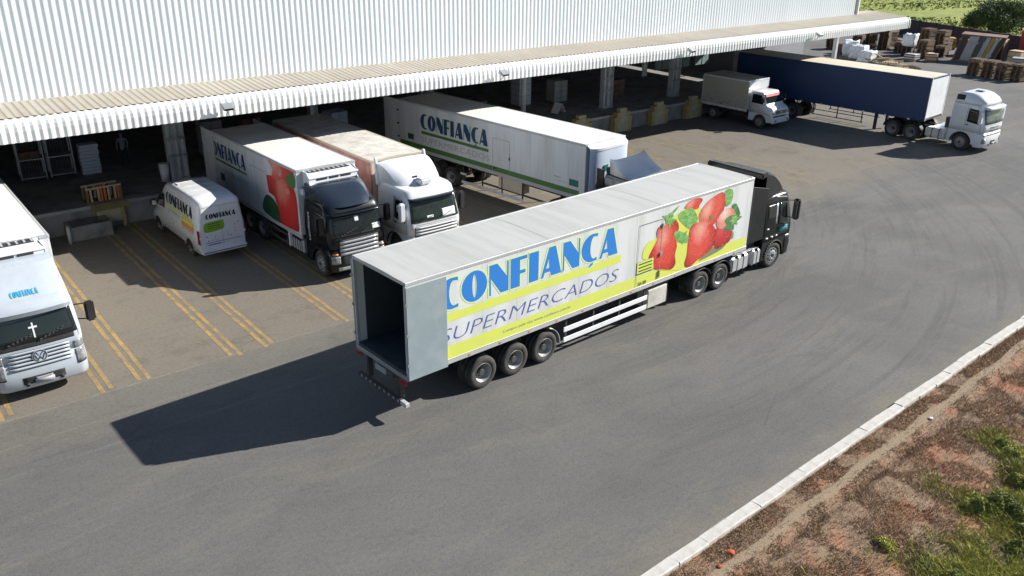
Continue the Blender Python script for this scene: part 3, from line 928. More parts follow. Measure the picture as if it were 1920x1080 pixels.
def fridge_unit(par, x, hw, z0, z1, d=.55):
    mb = MB()
    prof = [(x+.006, z0), (x+d*.7, z0), (x+d, z0+(z1-z0)*.3), (x+d*.95, z0+(z1-z0)*.75), (x+d*.55, z1), (x+.006, z1)]
    o = MB().prism(prof, 'y', -hw, hw).build('refrigeration_unit', M['white'], par, bevel=.04, seg=2)
    for (a, b) in ((-.72, -.28), (-.2, .2), (.28, .72)):
        MB().box(x+d*.93, x+d*1.01, hw*a, hw*b, z0+(z1-z0)*.52, z0+(z1-z0)*.70).build('vent_slot', M['black_matte'], o, bevel=.02)
    MB().box(x+.05, x+d*.5, -hw*.85, hw*.85, z1-.001, z1+.03).build('top_grille', M['black_matte'], o, bevel=.01)
    for i in range(9):
        y = -hw*.8+hw*1.6*i/8
        MB().box(x+.06, x+d*.49, y-.03, y+.03, z1+.031, z1+.045).build('grille_bar', M['alu'], o)
    return o
# ------------------------------------------------------------------ ground, kerb, bank, field
def ky(x): return 9.29 + 0.036*(x-11.24)
def sheet(name, pts, z, m):
    mb = MB(); mb.v = [(x, y, z) for x, y in pts]; mb.face(range(len(pts)))
    return mb.build(name, m, recalc=False)
terrain = structure(sheet('terrain', [(-2500, -2500), (2500, -2500), (2500, 2500), (-2500, 2500)], -1.3, M['field']))
yard = structure(sheet('asphalt_yard', [(-70, ky(-70)), (90, ky(90)), (100.2, 39.5), (108.8, 63), (112, 85), (-70, 85)], 0.0, M['asphalt']))

# double yellow lines between the bays
for i, (xa, ya, yb, faint) in enumerate([(-2.3, 24.4, 38.9, 0), (-3.4, 24.4, 38.9, 0), (.62, 24.4, 38.9, 0), (1.62, 24.35, 38.9, 0), (4.22, 24.3, 38.9, 0), (5.28, 24.3, 38.9, 0), (8.05, 24.15, 38.9, 0), (9.18, 24.2, 38.9, 0), (11.92, 24.3, 38.9, 0), (13.25, 24.2, 38.9, 0),
                                     (15.9, 24.3, 38.9, 0), (17.1, 24.3, 38.9, 0), (19.8, 24.3, 38.9, 0), (21.0, 24.3, 38.9, 0), (23.7, 24.3, 38.9, 1), (24.9, 24.3, 38.9, 1), (27.6, 24.4, 38.9, 1), (28.8, 24.3, 38.9, 1), (31.6, 24.3, 38.9, 1), (32.8, 24.3, 38.9, 1), (35.6, 24.3, 38.9, 1), (36.8, 24.3, 38.9, 1), (39.6, 24.3, 38.9, 1), (40.8, 24.3, 38.9, 1)]):
    for k, dx in enumerate((0, .26)):
        rnd = random.Random(i*7+k)
        mb = MB()
        n = 24
        y0 = ya + rnd.uniform(-.15, .15); ys = [y0+(yb-y0)*j/n for j in range(n+1)]
        for j, y in enumerate(ys):
            e = rnd.uniform(-.008, .008)
            mb.v += [(xa+dx+e, y, .004), (xa+dx+.135+e, y, .004)]
        for j in range(n):
            mb.face([2*j, 2*j+1, 2*j+3, 2*j+2])
        o = mb.build('parking_line', M['road_paint_faint' if faint else 'road_paint'], yard, recalc=False)

# bank beyond the kerb
def bank_z(x, y):
    d = ky(x)-.42-y
    z = 0.02 - .05*min(d, 1)
    z -= .13*math.exp(-((d-.86)/.15)**2)
    if d > 1.0: z -= .14*(d-1.0)
    nz = noise.noise(Vector((x*.9, y*.9, 0)))*.10 + noise.noise(Vector((x*3, y*3, 5)))*.05
    return z + nz*min(1, max(0, d-.9)*.9) + noise.noise(Vector((x*6, y*6, 3)))*.012*min(1, d*3)
mb = MB()
nx, ny = 300, 110
def bk(u, v):
    x = -12+72*u
    d = 12*(v**1.5)
    y = ky(x)-.29-d
    return (x, y, bank_z(x, y))
mb.grid(bk, nx, ny)
bank = structure(mb.build('dry_bank', M['soil'], recalc=False))
mb = MB()
mb.grid(lambda u, v: (-70+180*u, (ky(-70+180*u)-12.3)*(1-v)-60*v, -1.5-0.3*v), 20, 2)
structure(mb.build('lower_field', M['field'], recalc=False))

# kerb stones, each about a metre, laid in a not quite straight line
kerb = tag(put('kerb', None), None, kind='structure')
ks = {}
for kk in range(3):
    r0 = random.Random(kk)
    mb = MB()
    mb.prism([(-.31, -.12), (0, -.12), (0, .10), (-.03, .13), (-.28, .135), (-.31, .11)], 'x', 0, .998)
    for i, v in enumerate(mb.v):
        mb.v[i] = (v[0]+r0.uniform(-.004, .004), v[1]+r0.uniform(-.012, .012), v[2]+r0.uniform(-.006, .006))
    ks[kk] = mb.mesh('kerb_stone', M['kerb'])
rnd = random.Random(3)
x = 2.0
th = math.atan(.036)
for i in range(52):
    xx = 2.0+i
    off = .0
    if 21.3 < xx < 22.5: off = .03
    if xx > 22.0: off = rnd.uniform(-.02, .02)
    o = put('kerb_stone', ks[i % 3], kerb, (xx, ky(xx)+off, rnd.uniform(-.006, .01)), (0, 0, th+rnd.uniform(-.006, .006)))
mbk = MB()
o = MB().prism([(-.42, -.12), (0, -.12), (0, .12), (-.42, .13)], 'x', 0, 40).build('kerb_run', M['kerb'], kerb)
o.location = (-38.1, ky(-38.1), 0); o.rotation_euler = (0, 0, th)

# grass: dry stubble, green and yellow tufts on the bank
def blades(name, n, m, where, h, w, seed, lean=.5):
    rnd = random.Random(seed)
    V, Fc = [], []
    k = 0; tries = 0
    while k < n and tries < n*12:
        tries += 1
        p = where(rnd)
        if p is None: continue
        x, y, s = p
        z = bank_z(x, y)-.01
        a = rnd.uniform(0, 6.283); hh = h*s*rnd.uniform(.5, 1.3); ww = w*rnd.uniform(.6, 1.3)
        lx, ly = math.cos(a)*hh*lean*rnd.uniform(.2, 1.3), math.sin(a)*hh*lean*rnd.uniform(.2, 1.3)
        b = rnd.uniform(0, 3.14); dx, dy = math.cos(b)*ww, math.sin(b)*ww
        i = len(V)
        V += [(x-dx, y-dy, z), (x+dx, y+dy, z), (x+dx*.7+lx*.5, y+dy*.7+ly*.5, z+hh*.6), (x-dx*.7+lx*.5, y-dy*.7+ly*.5, z+hh*.6), (x+lx, y+ly, z+hh*.95)]
        Fc += [(i, i+1, i+2, i+3), (i+3, i+2, i+4)]
        k += 1
    me = bpy.data.meshes.new(name); me.from_pydata(V, [], Fc); me.materials.append(m)
    return tag(put(name, me), None, None, None, 'stuff')
def dry(rnd):
    x = rnd.uniform(9.5, 36); d = rnd.random()**1.3*6
    y = ky(x)-.34-d
    if abs(y-(x*.045+7.80)+.04*math.sin(x*1.9)) < .11 and rnd.random() < .93: return None
    nv = noise.noise(Vector((x*1.1, y*1.1, 9)))
    if nv < -.08 and rnd.random() < .8: return None
    return x, y, (1.0 if d > .9 else .75)
tag(blades('dry_grass', 150000, M['dry_blade'], dry, .10, .006, 1, 1.0), 'short dry brown grass covering the bank beyond the white kerb')
def patch_noise(x, y): return noise.noise(Vector((x*.55, y*.55, 2)))+.5*noise.noise(Vector((x*1.7, y*1.7, 7)))
def green(rnd):
    x = rnd.uniform(13, 34); d = rnd.uniform(1.3, 8)
    y = ky(x)-.46-d
    g = patch_noise(x, y)*1.0 + (d-2.0)*.62
    g -= .35*abs(noise.noise(Vector((x*5, y*5, 4))))*2
    if g < .0+rnd.random()**2*.7: return None
    return x, y, .7+.5*min(1, g)
tag(blades('green_grass', 90000, M['green_blade'], green, .13, .007, 2, 1.1), 'green weeds growing in clumps low on the bank')
def yellow(rnd):
    p = green(rnd)
    if p is None: return None
    if noise.noise(Vector((p[0]*1.3, p[1]*1.3, 21))) < -.15: return None
    return p
tag(blades('yellow_grass', 80000, M['yellow_blade'], yellow, .16, .008, 4, 1.0), 'yellow-green weed tops in patches on the bank')
# low weed bushes on the bank
def weed(x, y, r, h, m, label, seed):
    rnd = random.Random(seed)
    z0 = bank_z(x, y)
    V, Fc = [], []
    for i in range(1500):
        a = rnd.uniform(0, 6.283); rr = r*math.sqrt(rnd.random()); t = rnd.random()
        top = h*(1-(rr/r)**2)*(.75+.5*noise.noise(Vector((a, rr*4, seed))))
        px, py, pz = x+rr*math.cos(a), y+rr*math.sin(a), z0+top*t+.01
        s = rnd.uniform(.02, .045)
        d1 = Vector((rnd.gauss(0, 1), rnd.gauss(0, 1), rnd.gauss(0, .6))).normalized()*s
        d2 = d1.cross(Vector((rnd.gauss(0, 1), rnd.gauss(0, 1), rnd.gauss(0, 1)))).normalized()*s*.4
        c = Vector((px, py, pz)); k = len(V)
        V += [tuple(c-d1), tuple(c+d2), tuple(c+d1), tuple(c-d2)]; Fc.append((k, k+1, k+2, k+3))
    me = bpy.data.meshes.new('foliage'); me.from_pydata(V, [], Fc); me.materials.append(m)
    t = thing('weed_bush', label, 'bush', (0, 0, 0))
    put('foliage', me, t)
    st = MB()
    for i in range(5):
        a = i*1.25; st.tube((x, y, z0-.02), (x+r*.6*math.cos(a), y+r*.6*math.sin(a), z0+h*.7), .008, .003, n=5)
    st.build('stem', M['bark'], t, recalc=False)
def weeds(name, m, pts, seed, label):
    rnd = random.Random(seed); V, Fc = [], []
    for (x, y, r_, h) in pts:
        z0 = bank_z(x, y)
        for i in range(int(2600*r_*r_/.16)):
            a = rnd.uniform(0, 6.283); rr = r_*math.sqrt(rnd.random())*(.7+.6*noise.noise(Vector((math.cos(a)*1.5, math.sin(a)*1.5, x+seed))))
            px, py = x+rr*math.cos(a), y+rr*math.sin(a)
            top = h*max(0, 1-(rr/r_)**2)*(.55+1.1*abs(noise.noise(Vector((px*4, py*4, seed)))))
            pz = bank_z(px, py)+top*rnd.random()**.6+.01
            s_ = rnd.uniform(.015, .04)
            d1 = Vector((rnd.gauss(0, 1), rnd.gauss(0, 1), rnd.gauss(0, .8))).normalized()*s_
            d2 = d1.cross(Vector((rnd.gauss(0, 1), rnd.gauss(0, 1), rnd.gauss(0, 1)))).normalized()*s_*.35
            c = Vector((px, py, pz)); k = len(V)
            V += [tuple(c-d1), tuple(c+d2), tuple(c+d1), tuple(c-d2)]; Fc.append((k, k+1, k+2, k+3))
    me = bpy.data.meshes.new(name); me.from_pydata(V, [], Fc); me.materials.append(m)
    tag(put(name, me), label, None, None, 'stuff')
_r = random.Random(12)
GP = []
while len(GP) < 60:
    x = _r.uniform(15.5, 27); d = _r.uniform(2.2, 5.2); y = ky(x)-.4-d
    if patch_noise(x, y)*1.3+(d-2.0)*.5 > .35+_r.random()*.3: GP.append((x, y, _r.uniform(.18, .5), _r.uniform(.12, .32)))
weeds('leafy_weeds', M['green_blade'], GP[::2], 1, 'low green leafy weeds merging on the bank')
weeds('yellow_weeds', M['yellow_blade'], GP[1::2]+[(16.5, 6.75, .3, .16)], 2, 'bright yellow-green leafy weeds merging on the bank')
def lump(x, y, s, m, nm, label, cat, seed):
    bm = bmesh.new(); bmesh.ops.create_icosphere(bm, subdivisions=2, radius=s)
    for v in bm.verts:
        v.co *= 1+.35*noise.noise(v.co*(3/s)+Vector((seed, 0, 0))); v.co.z *= .5
    me = bpy.data.meshes.new(nm); bm.to_mesh(me); bm.free(); me.materials.append(m)
    return tag(put(nm, me, None, (x, y, (bank_z(x, y) if y < ky(x)-.4 else 0)+s*.25)), label, cat)
lump(13.25, 8.62, .10, M['redclay'], 'clay_lump', 'larger lump of bright red clay lying in the drain', 'clay lump', 1)
lump(12.72, 8.50, .06, M['redclay'], 'clay_lump', 'small red clay lump in the drain nearer the bottom edge', 'clay lump', 2)
lump(22.24, 8.69, .07, M['debris'], 'litter', 'crumpled white litter lying in the drain', 'litter', 3)
lump(7.3, 10.9, .05, M['black_matte'], 'litter', 'small black scrap on the open asphalt', 'litter', 4)

# boundary wall and hillside field
W0, W1 = Vector((108.5, 62.8)), Vector((99.9, 39.3))
bw = thing('boundary_wall', 'long dark purple-brown wall along the far edge of the yard', 'wall', (0, 0, 0))
d = (W1-W0)
n = 14
W0 = W0 - d*.2
d = d*1.45
for i in range(n):
    a, b = W0+d*(i/n), W0+d*((i+1)/n)
    t = (b-a).normalized(); q = Vector((-t.y, t.x))*.08
    mb = MB().hexa([(p.x, p.y, z) for z in (0, 1.8) for p in (a-q+t*.02, b-q-t*.02, b+q-t*.02, a+q+t*.02)])
    mb.build('wall_panel', M['wall_dark'], bw)
    q2 = q*1.6
    MB().hexa([(p.x, p.y, z) for z in (0, 1.88) for p in (a-q2-t*.15, a-q2+t*.15, a+q2+t*.15, a+q2-t*.15)]).build('wall_pier', M['wall_dark'], bw)
mb = MB()
def hill(u, v):
    x = 99+u*400; y = -120+v*560
    return (x, y, -.2+9*u+1.6*noise.noise(Vector((x*.02, y*.02, 0)))*min(1, u*12)+.5*noise.noise(Vector((x*.09, y*.09, 1)))*min(1, u*12))
mb.grid(hill, 90, 120)
structure(mb.build('green_hillside', M['field'], recalc=False))
def scatter_tufts(name, n, m, seed, s0, s1, label):
    rnd = random.Random(seed); V, Fc = [], []
    while len(Fc) < n:
        x = 112+rnd.random()**1.5*170; y = rnd.uniform(20, 190)
        if noise.noise(Vector((x*.05, y*.05, seed))) < -.05: continue
        z = hill((x-99)/400, (y+120)/560)[2]
        s = rnd.uniform(s0, s1); a = rnd.uniform(0, 6.28); k = len(V)
        dx, dy = math.cos(a)*s, math.sin(a)*s
        V += [(x-dx, y-dy, z-.05), (x+dx, y+dy, z-.05), (x+dx*1.2+rnd.uniform(-s, s), y+dy*1.2, z+s*rnd.uniform(.8, 1.8)), (x-dx*.9, y-dy*.9+rnd.uniform(-s, s), z+s*rnd.uniform(.8, 1.8))]
        Fc.append((k, k+1, k+2, k+3))
    me = bpy.data.meshes.new(name); me.from_pydata(V, [], Fc); me.materials.append(m)
    tag(put(name, me), label, None, None, 'stuff')
scatter_tufts('hillside_grass', 30000, M['yellow_blade'], 5, .05, .14, 'tall yellow-green grass on the far hillside')
scatter_tufts('hillside_scrub', 9000, M['leaf'], 8, .06, .16, 'dark scrub scattered over the far hillside')

def bush(name, label, cat, x, y, r, h, seed, n=5200, m1='leaf', m2='leaf_dark', trunks=3, zb=0.0):
    rnd = random.Random(seed)
    t = thing(name, label, cat, (x, y, zb))
    cl = []
    for i in range(22):
        a = rnd.uniform(0, 6.283); q = r*math.sqrt(rnd.random())*.85
        cl.append(Vector((q*math.cos(a), q*math.sin(a), h*rnd.uniform(.2, .85)*(1-.35*(q/r)**2))))
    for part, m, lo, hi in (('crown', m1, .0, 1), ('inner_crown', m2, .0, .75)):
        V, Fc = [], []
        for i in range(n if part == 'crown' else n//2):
            c = rnd.choice(cl)
            dd = Vector((rnd.gauss(0, 1), rnd.gauss(0, 1), rnd.gauss(0, .8))).normalized()*(r*.36*rnd.uniform(.5, 1.05)*hi)
            p = c+dd
            if p.z < .05: continue
            s = rnd.uniform(.06, .15)
            d1 = Vector((rnd.gauss(0, 1), rnd.gauss(0, 1), rnd.gauss(0, 1))).normalized()*s
            d2 = d1.cross(Vector((rnd.gauss(0, 1), rnd.gauss(0, 1), rnd.gauss(0, 1)))).normalized()*s*.5
            k = len(V); V += [tuple(p-d1), tuple(p+d2), tuple(p+d1), tuple(p-d2)]; Fc.append((k, k+1, k+2, k+3))
        me = bpy.data.meshes.new(part); me.from_pydata(V, [], Fc); me.materials.append(M[m]); put(part, me, t)
    mb = MB()
    for c in cl[:8]:
        mb.tube((rnd.uniform(-.3, .3), rnd.uniform(-.3, .3), -.2), tuple(c), .09, .02, n=6)
    mb.build('trunk', M['bark'], t, recalc=False)
bush('leafy_tree', 'round dark green bushy tree standing behind the far boundary wall', 'tree', 111.5, 47.0, 3.5, 4.7, 3, n=15000, zb=0)
bush('field_bush', 'small dark bush on the hillside close to the warehouse corner', 'bush', 150, 84, 1.6, 2.0, 5, 900, zb=1)
bush('field_bush', 'low dark bush on the hillside above the leafy tree', 'bush', 160, 70, 2.6, 1.8, 6, 1200, zb=1.4)

# ------------------------------------------------------------------ warehouse
wh = thing('warehouse', 'large white corrugated warehouse with open loading dock under a long canopy', 'warehouse', (0, 0, 0))
XA, XB, XC = -14.0, 61.9, 65.4
YF = 36.16
def rib(i):   # trapezoid profile offsets along one 0.26 m pitch
    return [(0, 0), (.075, 0), (.105, 1), (.16, 1)][i]
def corrugated(name, m, x0, x1, prof, parent, depth=.04, pitch=.26):
    """sheet whose section (y,z) profile is swept along X with ribs standing along the section normal"""
    mb = MB()
    nr = int((x1-x0)/pitch)
    nrm = []
    for i in range(len(prof)):
        a = Vector(prof[max(i-1, 0)]); b = Vector(prof[min(i+1, len(prof)-1)])
        t = (b-a).normalized(); nrm.append(Vector((t.y, -t.x)))
    cols = []
    for k in range(nr):
        for i in range(4):
            dx, e = rib(i); cols.append((x0+k*pitch+dx, e*depth))
    for x, e in cols:
        for p, q in zip(prof, nrm):
            mb.v.append((x, p[0]+q.x*e, p[1]+q.y*e))
    L = len(prof)
    for c in range(len(cols)-1):
        for i in range(L-1):
            mb.face([c*L+i, (c+1)*L+i, (c+1)*L+i+1, c*L+i+1])
    return mb.build(name, m, parent, recalc=False)
corrugated('facade_sheeting', M['facade'], XA, XB-.05, [(YF, 12.2), (YF, 6.30)][::-1], wh, depth=.027)
MB().box(XB-.06, XB+.06, YF-.09, YF+.12, 6.3, 12.3).build('corner_flashing', M['fascia'], wh)
corrugated('canopy_roof', M['canopy'], XA, XC, [(34.02, 6.185), (YF+.05, 6.36)], wh, depth=-.012)
arc = [(33.69, 5.38), (33.69, 5.75), (33.72, 5.92), (33.79, 6.05), (33.89, 6.13), (34.03, 6.18)]
corrugated('canopy_fascia', M['fascia'], XA, XC, arc, wh, depth=.035)
MB().prism([(33.70, 5.39), (33.70, 5.80), (33.76, 5.98), (33.90, 6.12), (34.05, 6.165), (YF, 6.33), (YF, 6.1), (34.1, 5.9)], 'x', XC-.03, XC+.03).build('canopy_end_trim', M['fascia'], wh)
MB().box(XA, XC-.05, 33.74, 33.79, 5.40, 5.52).build('canopy_edge_beam', M['dark_steel'], wh)
MB().box(XA, XC-.04, 34.2, YF-.01, 5.98, 6.02).build('canopy_soffit', M['dark_steel'], wh)
MB().box(XA, XB-.1, YF+.05, 74, 12.0, 12.15).build('main_roof', M['facade'], wh)
mb = MB()
mb.box(XB-.1, XB, YF+.121, 74, 6.4, 11.99)
mb.build('gable_wall', M['facade'], wh)
MB().box(XA, XB-.2, YF+.01, 62, 6.16, 6.24).build('hall_ceiling', M['hall'], wh)
MB().box(XA, 62, 62, 62.3, 0, 6.15).build('hall_back_wall', M['hall'], wh)
MB().box(XA-.3, XA-.001, YF, 62.3, 0, 12).build('hall_side_wall', M['hall'], wh)
# end part of the building: painted wall at the right end below the canopy
MB().box(57.5, 62.9, 40.9, 41.1, 0, 6.1).build('end_wall', M['block'], wh)
MB().box(62.7, 62.9, 41.11, 62, 0, 6.1).build('end_wall', M['block'], wh)
MB().box(61.97, XC-.05, YF+.06, 37.4, 6.22, 6.36).build('canopy_return', M['canopy'], wh)
MB().box(64.35, 64.62, 38.9, 39.2, 0, 6.04).build('corner_post', M['column'], wh)
# dock platform
mb = MB().box(XA, 57.4, 39.05, 61.99, 0, 1.10)
mb.build('dock_platform', M['concrete'], wh)
MB().box(XA, 57.3, 38.98, 39.045, .97, 1.105).build('dock_edge_angle', M['steel'], wh)
for i in range(6):
    x = XA+3+i*12
# stepped dock buffers, yellow and white, between bays
def buttress(x, w=1.55, h=1.52):
    o = put('dock_buffer', None, wh, (x, 38.6, 0))
    MB().box(-w/2, w/2, 0, .38, 0, .95).box(-w*.36, w*.36, 0.01, .37, .951, 1.28).box(-w*.20, w*.20, .02, .36, 1.281, h).build('buffer_block', M['concrete2'], o, bevel=.015)
    for bx in ((-w/2-.012, -w*.30, -.012, .39, 0.02, .955), (w*.30, w/2+.012, -.012, .39, 0.02, .955), (-w*.37, -w*.21, -.002, .38, .957, 1.285), (w*.21, w*.37, -.002, .38, .957, 1.285)): MB().box(*bx).build('buffer_stripe', M['yellow'], o)
M['concrete2'] = mat('painted_concrete', (0.42, 0.38, 0.24), 0.85, dirt=(0.2, 0.17, 0.1), amt=0.7, scale=2)
for x in (29.6, 33.0, 36.6, 40.2, 43.7, 47.2): buttress(x)
MB().box(9.05, 9.2, 38.75, 38.97, 0, 1.1).build('yellow_bumper_post', M['yellow'], wh, bevel=.01)
# columns: paired plates with a web
for x, y, kind in ((-1.8, 41, 0), (5.4, 47.5, 1), (12.45, 41.0, 0), (19.6, 41, 1), (26.6, 41, 0), (33.75, 41, 2), (40.9, 41, 0), (47.6, 41, 0), (54.6, 41, 1)):
    if kind == 2:
        o = MB().tube((x, y, 1.1), (x, y, 6.1), .16, n=16).build('column', M['column'], wh)
        continue
    w = .42 if kind == 0 else .2
    mb = MB()
    mb.box(x-w, x-w+.03, y-.2, y+.2, 1.1, 6.1).box(x+w-.03, x+w, y-.2, y+.2, 1.1, 6.1).box(x-w+.031, x+w-.031, y-.02, y+.02, 1.1, 6.1)
    mb.box(x-w+.04, x-w+.16, y-.18, y-.03, 1.1, 6.1)
    if kind == 0:
        mb.box(x-.06, x+.06, y-.21, y-.03, 1.1, 6.1)
        mb.box(x-w-.02, x+w+.02, y-.24, y+.24, 1.1, 1.16)
    mb.build('column', M['column'], wh)
    if kind == 0:
        for z in (2.2, 3.0, 3.9):
            MB().box(x-w-.01, x+w+.01, y-.225, y-.212, z, z+.12).build('column_bracket', M['steel'], wh)
M['curtain'] = mat('pvc_strip_curtain', (0.24, 0.33, 0.32), 0.4, dirt=(0.13, 0.16, 0.16), amt=0.5, scale=2)
for x in (50.5, 52.9, 55.2):
    for k in range(4):
        MB().box(x+k*.42, x+k*.42+.36, 45.5+.03*(k % 2), 45.52+.03*(k % 2), 2.0, 5.6).build('curtain_strip', M['curtain'], wh)
# trusses under the hall ceiling
mb = MB()
for x in (5.4, 12.45, 19.6, 26.6, 33.75, 40.9, 47.6, 54.6):
    mb.box(x-.08, x+.08, 34.3, 61.9, 5.7, 5.96)
for y in (34.6, 41.3, 46, 52): mb.box(XA, 57, y-.05, y+.05, 5.55, 5.69)
mb.build('roof_beams', M['dark_steel'], wh)

# floodlights along the canopy
def floodlight(x, label):
    t = thing('floodlight', label, 'floodlight', (x, 33.56, 5.62), 0, 'floodlights along the canopy edge')
    MB().tube((0, .1, -.2), (0, -.12, -.05), .02, n=6).tube((0, -.12, -.05), (0, -.15, .12), .02, n=6).build('bracket', M['steel'], t)
    h = MB().hexa([(-.2, -.34, .05), (.2, -.34, .05), (.24, -.02, .17), (-.24, -.02, .17), (-.2, -.40, .16), (.2, -.40, .16), (.24, -.08, .34), (-.24, -.08, .34)]).build('housing', M['steel'], t, bevel=.02)
    MB().hexa([(-.17, -.352, .07), (.17, -.352, .07), (.17, -.345, .075), (-.17, -.345, .075), (-.17, -.402, .15), (.17, -.402, .15), (.17, -.395, .155), (-.17, -.395, .155)]).build('lens', M['glass'], h)
for x, l in ((12.35, 'grey floodlight on the canopy edge above the pepper truck'), (26.2, 'floodlight on the canopy edge second from the left'), (40.05, 'dark floodlight on the canopy edge above the far dock bays'), (52.95, 'small floodlight on the canopy edge nearest its right end')):
    floodlight(x, l)

# ------------------------------------------------------------------ goods on the dock
DZ = 1.10
def crate_cage(x, y, label, w=1.05, h=2.1, load='wood'):
    t = thing('roll_cage', label, 'roll cage', (x, y, DZ), R(-4))
    mb = MB()
    for px in (0, w):
        for py in (0, .8):
            mb.box(px-.03, px+.03, py-.03, py+.03, .12, h)
    mb.build('post', M['steel'], t)
    for z in (.18, 1.05, h-.05):
        MB().box(-.03, w+.03, -.03, .83, z, z+.05).build('shelf', M['steel'], t)
    mb = MB()
    for px in (.05, w-.05):
        for py in (.05, .75):
            mb.tube((px-.03, py, .06), (px+.03, py, .06), .06, n=10)
    mb.build('caster', M['rubber'], t)
    mb = MB()
    for i in range(9):
        mb.box(.03+i*(w-.06)/8-.005, .03+i*(w-.06)/8+.005, .80, .82, .2, h)
    mb.build('wire_panel', M['steel'], t)
crate_cage(6.3, 44.3, 'tall steel roll cage standing left of its twin inside the dock')
crate_cage(7.55, 44.25, 'tall steel roll cage between its twin and the stacked trays')
crate_cage(4.3, 45.2, 'steel roll cage at the left edge of the picture inside the dock', 1.2, 2.0)
def boxes_on(x, y, z, n, label, m, w=.4):
    for i in range(n):
        o = MB().box(-w/2, w/2, -.25, .25, 0, .3).build('carton', m, None, bevel=.01)
        o.location = (x+i*(w+.03), y, z)
        tag(o, label, 'carton', 'cartons in the roll cages')
boxes_on(6.6, 44.7, DZ+1.10, 2, 'dark carton on the shelf of the left roll cage', M['rust'])
boxes_on(4.6, 45.6, DZ+1.10, 2, 'white carton on the shelf of the roll cage at the left picture edge', M['wrap'])
# stack of white trays
tray = MB().box(-.42, .42, -.3, .3, .10, .14).box(-.42, .42, -.3, -.28, .0, .10).box(-.42, .42, .28, .3, 0, .10).box(-.42, -.40, -.28, .28, 0, .1).box(.40, .42, -.28, .28, 0, .1).mesh('plastic_tray', M['fair_blue'])
for i in range(9):
    o = put('plastic_tray', tray, None, (9.35+.02*random.uniform(-1, 1), 44.4, DZ+.02+i*.16), (0, 0, R(-4)+random.uniform(-.05, .05)))
    tag(o, ('topmost ' if i == 8 else 'bottom ' if i == 0 else '')+'pale blue-white plastic tray in the stack beside the roll cages', 'tray', 'stacked plastic trays')
# orange and wooden crate on the dock edge
t = thing('wooden_crate', 'slatted wooden crate with orange boards on the dock edge', 'crate', (7.85, 39.25, DZ), R(2))
mb = MB()
MB().box(0, 1.5, 0, .05, .62, .70).build('top_rail', M['wood_pale'], t)
MB().box(0, 1.5, .6, .65, .62, .70).build('top_rail', M['wood_pale'], t)
MB().box(0, 1.5, 0, .65, 0, .06).build('floor', M['wood'], t)
for i, (px, m) in enumerate(((0.0, 'wood'), (.16, 'wood_pale'), (.48, 'wood_pale'), (.60, 'orange'), (.74, 'orange'), (.90, 'wood_pale'), (1.16, 'wood_pale'), (1.30, 'orange'), (1.41, 'wood'))):
    MB().box(px, px+.09, .008, .042, .061, .619).build('slat', M[m], t)
    MB().box(px, px+.09, .608, .642, .061, .619).build('slat', M[m], t)
# dock leveller plate under it
t = thing('dock_plate', 'yellow-edged steel dock plate below the slatted crate', 'dock plate', (7.9, 38.9, 0))
MB().hexa([(0, -.02, .98), (1.5, -.02, .98), (1.5, .07, .98), (0, .07, .98), (0, -.55, .99), (1.5, -.45, .99), (1.5, .1, 1.125), (0, .1, 1.125)]).build('plate', M['yellow'], t)
MB().box(.15, 1.3, -.1, .06, .3, .96).build('lip_frame', M['concrete2'], t)
# low step block and bollard at the dock foot
t = thing('dock_steps', 'low concrete step block with blue sheet on top at the dock foot', 'steps', (6.7, 37.9, 0))
MB().box(0, 1.7, 0, 1.05, 0, .62).build('block', M['concrete'], t, bevel=.02)
MB().box(.2, 1.65, .15, .95, .623, .66).build('sheet', M['darkblue'], t)
t = thing('bollard', 'short white bollard standing at the corner of the step block', 'bollard', (6.62, 37.75, 0))
MB().tube((0, 0, 0), (0, 0, .75), .07, n=12).build('post', M['kerb'], t); MB().tube((0, 0, .75), (0, 0, .80), .075, .04, n=12).build('cap', M['steel'], t)
# bin beside the column
t = thing('waste_bin', 'white waste bin beside the paired dock column', 'bin', (11.75, 40.9, DZ))
MB().tube((0, 0, 0), (0, 0, .8), .19, .24, n=16).build('body', M['white'], t); MB().tube((0, 0, .801), (0, 0, .86), .25, .2, n=16).build('lid', M['white_box'], t)
# folded sign
t = thing('floor_sign', 'small white folding floor sign on the dock behind the long trailer', 'floor sign', (37.2, 41.6, DZ), R(10))
for s in (-1, 1):
    MB().hexa([(s*.42, -.3, 0), (s*.42+.02, -.3, 0), (s*.42+.02, .3, 0), (s*.42, .3, 0), (s*.02, -.3, .62), (s*.02+.02, -.3, .62), (s*.02+.02, .3, .62), (s*.02, .3, .62)]).build('leg_panel', M['white'], t)
